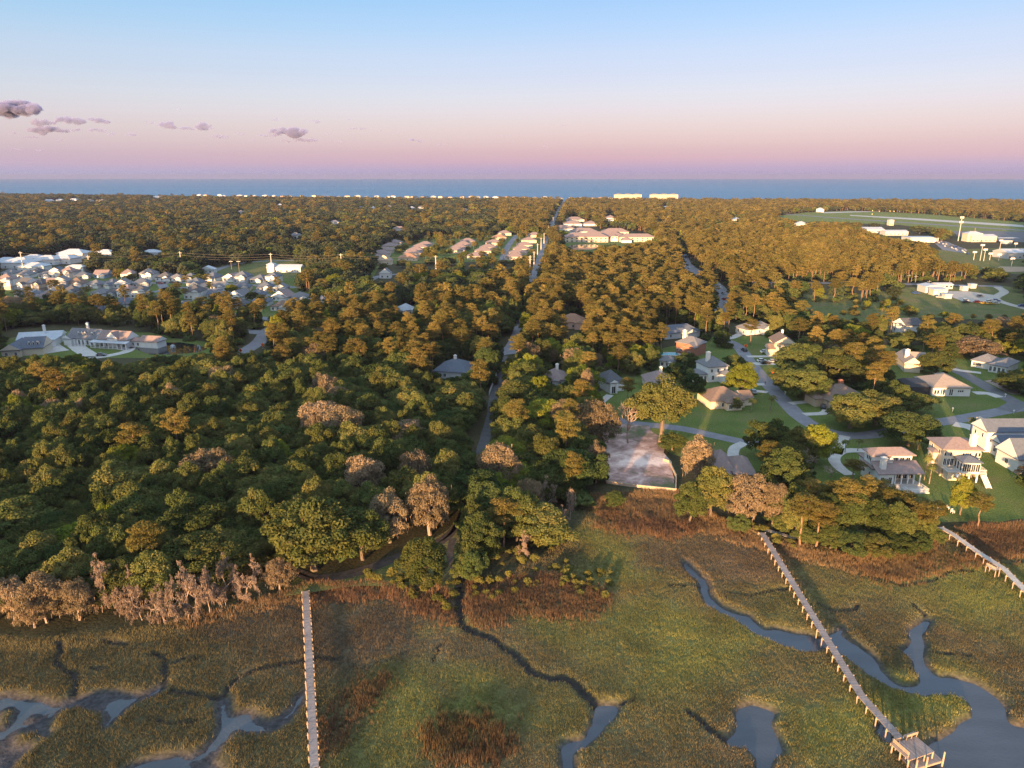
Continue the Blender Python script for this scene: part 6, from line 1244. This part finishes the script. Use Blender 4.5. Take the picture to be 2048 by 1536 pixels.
# ================================================================== SMALL THINGS: cars, signs, poles, boats of sand
TYRE = mat('tyre_rubber', (.02,.02,.02), .9); CGLASS = mat('car_glass', (.02,.024,.03), .06, spec=.6); LAMP = mat('car_lamp', (.7,.7,.68), .2)
def carpaint(n, c): return mat('car_paint_' + n, c, .3, spec=.5)
PAINT = {'white': carpaint('white', (.62,.62,.62)), 'black': carpaint('black', (.02,.02,.022)), 'silver': carpaint('silver', (.34,.35,.37)), 'blue': carpaint('blue', (.03,.07,.22)), 'red': carpaint('red', (.32,.03,.02)), 'yellow': carpaint('yellow', (.55,.33,.03)), 'grey': carpaint('grey', (.12,.125,.135))}
def prof(pts, w0, w1=None, m=0, mb=None):
    """extrude a side outline (x,z) across the car's width"""
    mb = mb or MB(); n = len(pts); w1 = w1 or [w0]*n; w1 = w1 if isinstance(w1, list) else [w1]*n
    vs = [(x, -a/2, z) for (x, z), a in zip(pts, w1)] + [(x, a/2, z) for (x, z), a in zip(pts, w1)]
    return mb.add(vs, [tuple(range(n)), tuple(range(2*n-1, n-1, -1))] + [(i, (i+1) % n, n+(i+1) % n, n+i) for i in range(n)], m)
BODY = prof([(-2.2,.35),(-2.25,.75),(-2.1,.92),(-1.7,.98),(.9,.98),(1.9,.86),(2.2,.7),(2.25,.35)], 1.82, [1.75,1.8,1.8,1.82,1.82,1.78,1.7,1.7]).mesh('body')
CABIN = prof([(-1.75,.985),(-1.35,1.45),(-1.2,1.52),(.15,1.52),(.95,.985)], 1.6, [1.66,1.42,1.38,1.38,1.62]).mesh('cabin')
ROOFC = prof([(-1.36,1.47),(-1.2,1.56),(.15,1.56),(.25,1.47)], 1.44).mesh('roof')
WHEEL = MB().tube([(0,-.11,0),(0,.11,0)], [.33,.33], 12).mesh('wheel')
for me_, mt in ((CABIN, CGLASS), (WHEEL, TYRE)): me_.materials.append(mt)
BODYC = {}
def car(color, px, py, rz, label, group=None, parts=True, scale=1.0, xy=None):
    if color not in BODYC: a, b = BODY.copy(), ROOFC.copy(); a.materials.append(PAINT[color]); b.materials.append(PAINT[color]); BODYC[color] = (a, b)
    x, y = xy if xy is not None else P(px, py, 0)[:2]; e = thing('parked_car' if 'parked' in label else 'car', label, 'car', (x, y, .08), rz, group); e.scale = (scale,)*3
    link('body', BODYC[color][0], e); link('cabin', CABIN, e); link('roof', BODYC[color][1], e)
    if parts:
        for wx in (-1.4, 1.4):
            for wy in (-.80, .80): link('wheel', WHEEL, e, (wx, wy, .33))
        for wy in (-.6, .6): MB().box(2.16, wy-.2, .62, 2.26, wy+.2, .76).obj('headlight', LAMP, e)
    return e
ROADDIR = math.radians(95)
car('black', 1488, 702, ROADDIR, 'dark car on the street below the orange diamond sign'); car('white', 1530, 706, .1, 'white car parked on the drive of the two storey cream house'); car('white', 1524, 724, 0, 'white car parked behind the black one on the drive'); car('black', 1531, 728, 0, 'black car parked in front of the white one on the drive')
car('silver', 1546, 725, .2, 'silver car parked at the edge of the broad oak'); car('white', 1484, 664, .3, 'white car parked by the small house at the end of the drive'); car('silver', 1506, 786, 1.57, 'silver car parked beside the brown roofed ranch house'); car('black', 1646, 816, 1.2, 'dark car parked on the looping drive'); car('grey', 203, 712, .1, 'grey car parked in front of the farmhouse')
for i, (px, py, c) in enumerate([(1440,577,'white'),(1446,588,'silver'),(1448,600,'red'),(1450,609,'white'),(1436,570,'white'),(1371,524,'silver'),(1374,531,'black'),(1378,537,'white')]):
    car(c, px, py, math.radians(100), '%s car driving on the winding main road, %s from the top' % (c, ORD[i]), 'cars on the main road', False)
for i, (px, py, c) in enumerate([(1985,604,'white'),(1978,605,'white'),(1992,603,'blue'),(1990,608,'white'),(1980,609,'yellow'),(1968,608,'yellow'),(1955,606,'red'),(1931,603,'white'),(1932,606,'black'),(1960,594,'grey'),(2045,614,'blue'),(1832,588,'blue'),(1879,596,'silver')]):
    car(c, px, py, rh.uniform(-.5,.5), '%s vehicle parked at the works yard, %s in the row' % (c, ORD[i]), 'vehicles at the works yard', False, 1.15)
k_ = 0
for r_ in range(5):
    for i in range(9):
        f = i/8; px, py = 1866 + f*62 + r_*2, 482 + f*21 + r_*2.2 - 3
        if rh.random() < .25: continue
        c = rh.choice(['white','white','silver','grey','blue']); car(c, px, py, rh.choice([1.2,1.4]), '%s car in the airport parking lot, row %d place %d from the left' % (c, r_+1, i+1), 'cars in the airport parking lot', False); k_ += 1
for i, (px, py) in enumerate([(1112,440),(1116,428),(1120,418),(1108,450)]): car('white', px, py, 1.5, 'car on the straight road to the ocean, %s from the front' % ORD[3-i if i != 3 else 0] if False else 'white car on the straight ocean road, %s' % ('middle one','second farthest','farthest','nearest')[i], 'cars on the ocean road', False, 1.3)
for i, (px, py) in enumerate([(210,566),(322,568),(345,566),(380,573),(395,571),(500,572)]): car(rh.choice(['white','black','red']), px, py, 0, 'car parked in the suburb street, %s from the left' % ORD[i], 'cars in the suburb', False)
# orange diamond road work signs
ORA = mat('orange_sign_face', (.85,.13,.02), .5); BLK = mat('sign_black', (.02,.02,.02), .6); STEEL = mat('galvanised_steel', (.42,.43,.45), .5, (.50,.51,.53), 2, metallic=.6)
for px, py, lb in [(1491,699,'orange diamond roadwork sign on the lawn beside the tall leaning pine'), (1545,752,'orange diamond roadwork sign on the verge beside the broad oak'), (482,709,'orange diamond roadwork sign at the bend beside the pond'), (526,697,'orange diamond roadwork sign nearer the road junction left'), (1048,660,'orange diamond roadwork sign at the lane end')]:
    x, y, _ = P(px, py, 0); e = thing('road_sign', lb, 'sign', (x, y, 0), -.1); s_ = .95
    MB().add([(0,-.02,1.0),(s_,-.02,1.0+s_),(0,-.02,1.0+2*s_),(-s_,-.02,1.0+s_),(0,.02,1.0),(s_,.02,1.0+s_),(0,.02,1.0+2*s_),(-s_,.02,1.0+s_)], [(0,1,2,3),(7,6,5,4),(0,4,5,1),(1,5,6,2),(2,6,7,3),(3,7,4,0)]).obj('sign_face', ORA, e)
    mb = MB()
    for z_, w_ in ((2.25,.34),(1.95,.5),(1.65,.34)): mb.box(-w_, -.03, z_-.06, w_, -.022, z_+.06)
    mb.obj('lettering', BLK, e)
    MB().beam((0,.05,0), (0,.05,2.6), .06, .06).beam((-.7,.05,.05), (.7,.05,.05), .06, .06).beam((0,-.6,.05), (0,.7,.05), .06, .06).obj('stand', STEEL, e)
YEL = mat('yellow_sign_face', (.75,.50,.03), .5)
for i, (px, py) in enumerate([(1400,538),(1433,572),(1460,588),(1468,588)]):
    x, y, _ = P(px, py, 0); e = thing('road_sign', 'small yellow warning sign beside the winding main road, %s from the left' % ORD[i], 'sign', (x, y, 0), 0, 'yellow road signs'); MB().box(-.8,-.03,1.6,.8,.03,3.2).obj('sign_face', YEL, e); MB().box(-.05,.032,0,.05,.1,3).obj('post', STEEL, e)
# mailboxes and marker posts
for px, py, lb in [(2010,795,'white mailbox post at the corner of the two streets'), (2027,828,'white mailbox post beside the street at right'), (1905,823,'white marker post on the grass verge'), (1570,790,'small white statue on the verge by the street'), (1530,770,'dark mailbox beside the street')]:
    x, y, _ = P(px, py, 0); e = thing('mailbox', lb, 'mailbox', (x, y, 0)); MB().box(-.07,-.07,-.1,.07,.07,1.1).obj('post', FW if 'white' in lb else BLK, e); MB().box(-.18,-.3,1.103,.18,.3,1.45).obj('box', FW if 'white' in lb else BLK, e)
# pond fountain
x, y, _ = P(346, 697, 0); e = thing('fountain', 'small white fountain spraying in the dark pond', 'fountain', (x, y, .1)); SPR = mat('fountain_spray', (.62,.68,.74), .3)
mb = MB()
for j in range(26):
    a_ = j*2.4; r_ = .5 + 1.3*((j*7) % 26)/26; mb.tube([(0,0,.1), (math.cos(a_)*r_*.35, math.sin(a_)*r_*.35, 2.2-.3*r_), (math.cos(a_)*r_*.75, math.sin(a_)*r_*.75, 1.7-.2*r_), (math.cos(a_)*r_, math.sin(a_)*r_, 0)], [.06,.05,.05,.03], 4)
mb.obj('spray', SPR, e); MB().tube([(0,0,-.1),(0,0,.12)], [.6,.5], 10).obj('float', BLK, e)
# backyard pools
POOL = mat('pool_water', (.03,.30,.36), .05, spec=.5); COPE = CONC
for px, py, lb in [(1336,708,'turquoise swimming pool beside the red brick house'), (1130,745,'turquoise swimming pool right of the narrow lane')]:
    x, y, _ = P(px, py, 0); e = thing('swimming_pool', lb, 'pool', (x, y, 0)); MB().box(-6,-3.5,0,6,3.5,.09).obj('coping', COPE, e); MB().box(-4.8,-2.3,.092,4.8,2.3,.13).obj('water', POOL, e)
# white garden chairs on the shore lawn
CH = mat('white_plastic', (.72,.72,.72), .5)
for i, (px, py) in enumerate([(1878,1022),(1896,1018),(1905,1026)]):
    x, y, _ = P(px, py, 0); e = thing('garden_chair', 'white garden chair on the shore lawn, %s of three' % ('leftmost','middle','rightmost')[i], 'chair', (x, y, .03), rh.uniform(-1,1), 'white garden chairs'); MB().box(-.35,-.35,.4,.35,.35,.47).obj('seat', CH, e); MB().box(-.35,.28,.475,.35,.35,1.05).obj('backrest', CH, e)
    for sx in (-.3,.3):
        for sy in (-.3,.3): MB().box(sx-.04,sy-.04,-.05,sx+.04,sy+.04,.397).obj('leg', CH, e)
        MB().box(sx-.05,-.35,.6,sx+.05,.27,.66).obj('armrest', CH, e)
# ---- poles and wires
CPOLE = mat('concrete_pole', (.46,.43,.40), .85, (.52,.49,.46), 1.0); WPOLE = mat('timber_pole', (.24,.19,.15), .9, (.30,.24,.19), 2.0); WIRE = mat('cable', (.10,.095,.09), .6)
def top_z(px, py_base, py_top):
    x, y, _ = P(px, py_base, 0); kk = (768 - py_top)/FPX; return x, y, CAM_H + y*(kk*CP - SP)/(CP + kk*SP)
def pole(name, label, px, pb, pt, r0=.45, r1=.25, m=None, arms=0, group=None, cat='pole'):
    x, y, H = top_z(px, pb, pt); e = thing(name, label, cat, (x, y, 0), 0, group); MB().tube([(0,0,-.3),(0,0,H)], [r0, r1], 8).obj('shaft', m or CPOLE, e)
    for i in range(arms): MB().beam((-1.6,0,H-1.2-i*2.2), (1.6,0,H-1.2-i*2.2), .16, .18).obj('crossarm', STEEL, e)
    return x, y, H
LP = [pole('power_pole', 'tall pale power pole behind the suburb, %s from the left' % ORD[i], px, pb, pt, .55, .3, None, 1, 'power poles behind the suburb') for i, (px, pb, pt) in enumerate([(48,545,503),(181,545,511),(364,539,503),(544,540,506),(684,546,507),(872,540,511)])]
CP_ = [pole('power_pole', 'tall pale power pole along the straight road, %s from the front' % ORD[i], px, pb, pt, .6, .32, None, 1 if i else 2, 'power poles along the straight road') for i, (px, pb, pt) in enumerate([(1060,558,511),(1068,536,503),(1075,516,487),(1082,502,475),(1088,488,466),(1097,470,451),(1106,452,434)])]
def wires(name, label, PS, hs):
    e = thing(name, label, 'cable', (0, 0, 0))
    for j, (dx, dz) in enumerate(hs):
        mb = MB()
        for (x0,y0,z0), (x1,y1,z1) in zip(PS[:-1], PS[1:]):
            p = [(x0+(x1-x0)*t_/6 + dx, y0+(y1-y0)*t_/6, (z0+(z1-z0)*t_/6) + dz - 4*1.6*(t_/6)*(1-t_/6)) for t_ in range(7)]; mb.tube(p, [.07]*7, 3)
        mb.obj('wire', WIRE, e)
wires('power_line', 'power line wires strung behind the suburb', LP, [(0,-1.0),(0,-3.2),(0,-5.2)])
wires('power_line', 'power line wires strung along the straight road', CP_, [(-1.5,-1.0),(1.5,-1.0),(0,-3.0)])
for i, (px, pb, pt) in enumerate([(1362,541,522),(1462,566,534),(1735,566,545),(1830,569,550),(1816,565,548),(1857,573,560),(1700,560,540),(1540,562,556),(480,556,520),(464,545,520)]):
    pole('utility_pole', 'slim timber utility pole, %s of those beside the roads' % ORD[i], px, pb, pt, .2, .14, WPOLE, 1, 'slim utility poles')
for i, (px, pb, pt) in enumerate([(1947,520,503),(1960,521,489),(1967,522,498),(1979,520,506),(1997,522,508),(2022,536,516),(2030,497,486),(1999,500,480)]):
    x, y, H = pole('floodlight_pole', 'floodlight pole at the sports ground, %s from the left' % ORD[i], px, pb, pt, .3, .2, CPOLE, 0, 'floodlight poles'); e = [o for o in bpy.data.objects if o.name.startswith('floodlight_pole')][-1]
    e = sorted([o for o in bpy.data.objects if o.name.split('.')[0] == 'floodlight_pole'], key=lambda o: o.name)[-1]
    MB().box(-2.0,-.2,H-1.4,2.0,.2,H+.3).obj('lamp_panel', mat('lamp_panel', (.55,.56,.60), .4), e)
x, y, H = pole('telecom_mast', 'tall telecom mast with two antenna rings near the airport', 1916, 482, 434, .55, .35, CPOLE, 0, None, 'mast'); e = bpy.data.objects['telecom_mast']
for zz_ in (H-.6, H-6.5):
    mb = MB()
    for j in range(12): a_ = j*math.pi/6; mb.beam((math.cos(a_)*1.9, math.sin(a_)*1.9, zz_-1.2), (math.cos(a_)*1.9, math.sin(a_)*1.9, zz_+1.4), .5, .35); mb.beam((0,0,zz_), (math.cos(a_)*1.9, math.sin(a_)*1.9, zz_), .12, .12)
    mb.obj('antenna_ring', mat('antenna_white', (.6,.58,.55), .5), e)
x, y, H = pole('flagpole', 'red topped mast beside the airport terminal', 1947, 478, 456, .3, .25, mat('rust_mast', (.35,.20,.15), .8), 0, None, 'mast')
# airport beacon lights
BEA = bpy.data.materials.new('runway_lamp'); BEA.use_nodes = True; b = BEA.node_tree.nodes['Principled BSDF']; b.inputs['Base Color'].default_value = (1,.7,.2,1); b.inputs['Emission Color'].default_value = (1,.62,.2,1); b.inputs['Emission Strength'].default_value = 3
for i, (px, py) in enumerate([(1745,423),(1744,430),(1780,424),(1788,424.3),(1799,424.5),(1759,424)]):
    x, y, _ = P(px, py, 0); e = thing('runway_light', 'small glowing orange runway light on the airfield, %s' % ORD[i], 'light', (x, y, 0), 0, 'runway lights'); MB().tube([(0,0,-.1),(0,0,1.6)], [.12,.1], 6).obj('post', STEEL, e); MB().tube([(0,0,1.61),(0,0,2.0),(0,0,2.3)], [.45,.6,.3], 8).obj('lamp', BEA, e)

# ================================================================== CLOUDS and HAZE
CL = bpy.data.materials.new('cloud_vapour'); CL.use_nodes = True; t = CL.node_tree; t.nodes.clear(); o_ = N(t, 'ShaderNodeOutputMaterial'); v_ = N(t, 'ShaderNodeVolumePrincipled')
v_.inputs['Color'].default_value = (.50,.53,.95,1); v_.inputs['Density'].default_value = .012; v_.inputs['Anisotropy'].default_value = 0.0; t.links.new(v_.outputs[0], o_.inputs['Volume'])
CLOUDS = [(22,219,120,30),(85,244,55,14),(140,241,60,18),(197,242,50,13),(92,262,80,15),(150,261,36,8),(195,262,36,10),(222,268,20,8),(29,267,26,6),(333,252,38,17),(371,257,36,10),(407,256,36,17),(260,268,28,8),(437,274,40,9),(578,265,76,20),(538,271,52,6),(612,280,52,9),(572,282,26,7),(629,243,34,7),(552,240,18,6),(30,299,26,5),(79,300,18,6),(680,283,28,5),(715,258,40,7),(795,267,30,5),(835,281,40,7),(885,289,24,5),(1130,251,22,4),(357,218,14,4),(60,275,40,7),(120,280,26,5),(300,245,22,6),(480,268,26,5),(505,280,20,5),(655,268,20,5),(700,240,18,4),(760,262,16,4),(1010,271,22,4),(1090,292,20,4)]
rc = np.random.default_rng(12); DC = 12000.0
tex = bpy.data.textures.new('puff', 'CLOUDS'); tex.noise_scale = 90; tex.noise_depth = 3
for i, (cx, cy_, cw, ch) in enumerate(CLOUDS):
    u, v = (cx-1024)/FPX, (cy_-768)/FPX; ctr = Vector((u*DC, (CP - v*SP)*DC, CAM_H - (SP + v*CP)*DC)); W, Hh = cw*DC/FPX*1.1, ch*DC/FPX*1.0
    bm = bmesh.new(); n = max(6, int(cw/4.5))
    for j in range(n):
        f = (j + .5)/n*2 - 1 + rc.normal(0,.06); hgt = math.sqrt(max(.05, 1-f*f)); r_ = Hh*.34*hgt*rc.uniform(.7,1.25) + W*.015; z_ = rc.uniform(-.25,.35)*Hh*hgt
        bmesh.ops.create_icosphere(bm, subdivisions=2, radius=1, matrix=Matrix.Translation((f*W*.46, rc.normal(0,.12)*W*.5, z_)) @ Matrix.Diagonal((r_*1.55, r_*1.3, r_*.8, 1)))
    me = bpy.data.meshes.new('cloud'); bm.to_mesh(me); bm.free(); o = link('cloud', me, loc=ctr, mats=CL); tag(o, 'small lavender cloud low over the sea, %s counting from the far left bank' % ('number %d' % (i+1) if i >= len(ORD) else ORD[i]), 'cloud', 'small clouds over the sea')
    rm = o.modifiers.new('r', 'REMESH'); rm.mode = 'VOXEL'; rm.voxel_size = max(9, W/70); dm = o.modifiers.new('d', 'DISPLACE'); dm.texture = tex; dm.strength = Hh*.35; dm.mid_level = .5; dm.texture_coords = 'GLOBAL'
HZ = bpy.data.materials.new('haze_air'); HZ.use_nodes = True; t = HZ.node_tree; t.nodes.clear(); o_ = N(t, 'ShaderNodeOutputMaterial'); v_ = N(t, 'ShaderNodeVolumePrincipled')
v_.inputs['Color'].default_value = (.27,.31,.52,1); v_.inputs['Density'].default_value = .00006; v_.inputs['Anisotropy'].default_value = .0; t.links.new(v_.outputs[0], o_.inputs['Volume'])
MB().box(-16600,-3300,-6,16600,16600,97).obj('haze', HZ, kind='stuff', label='thin evening haze over the whole land')
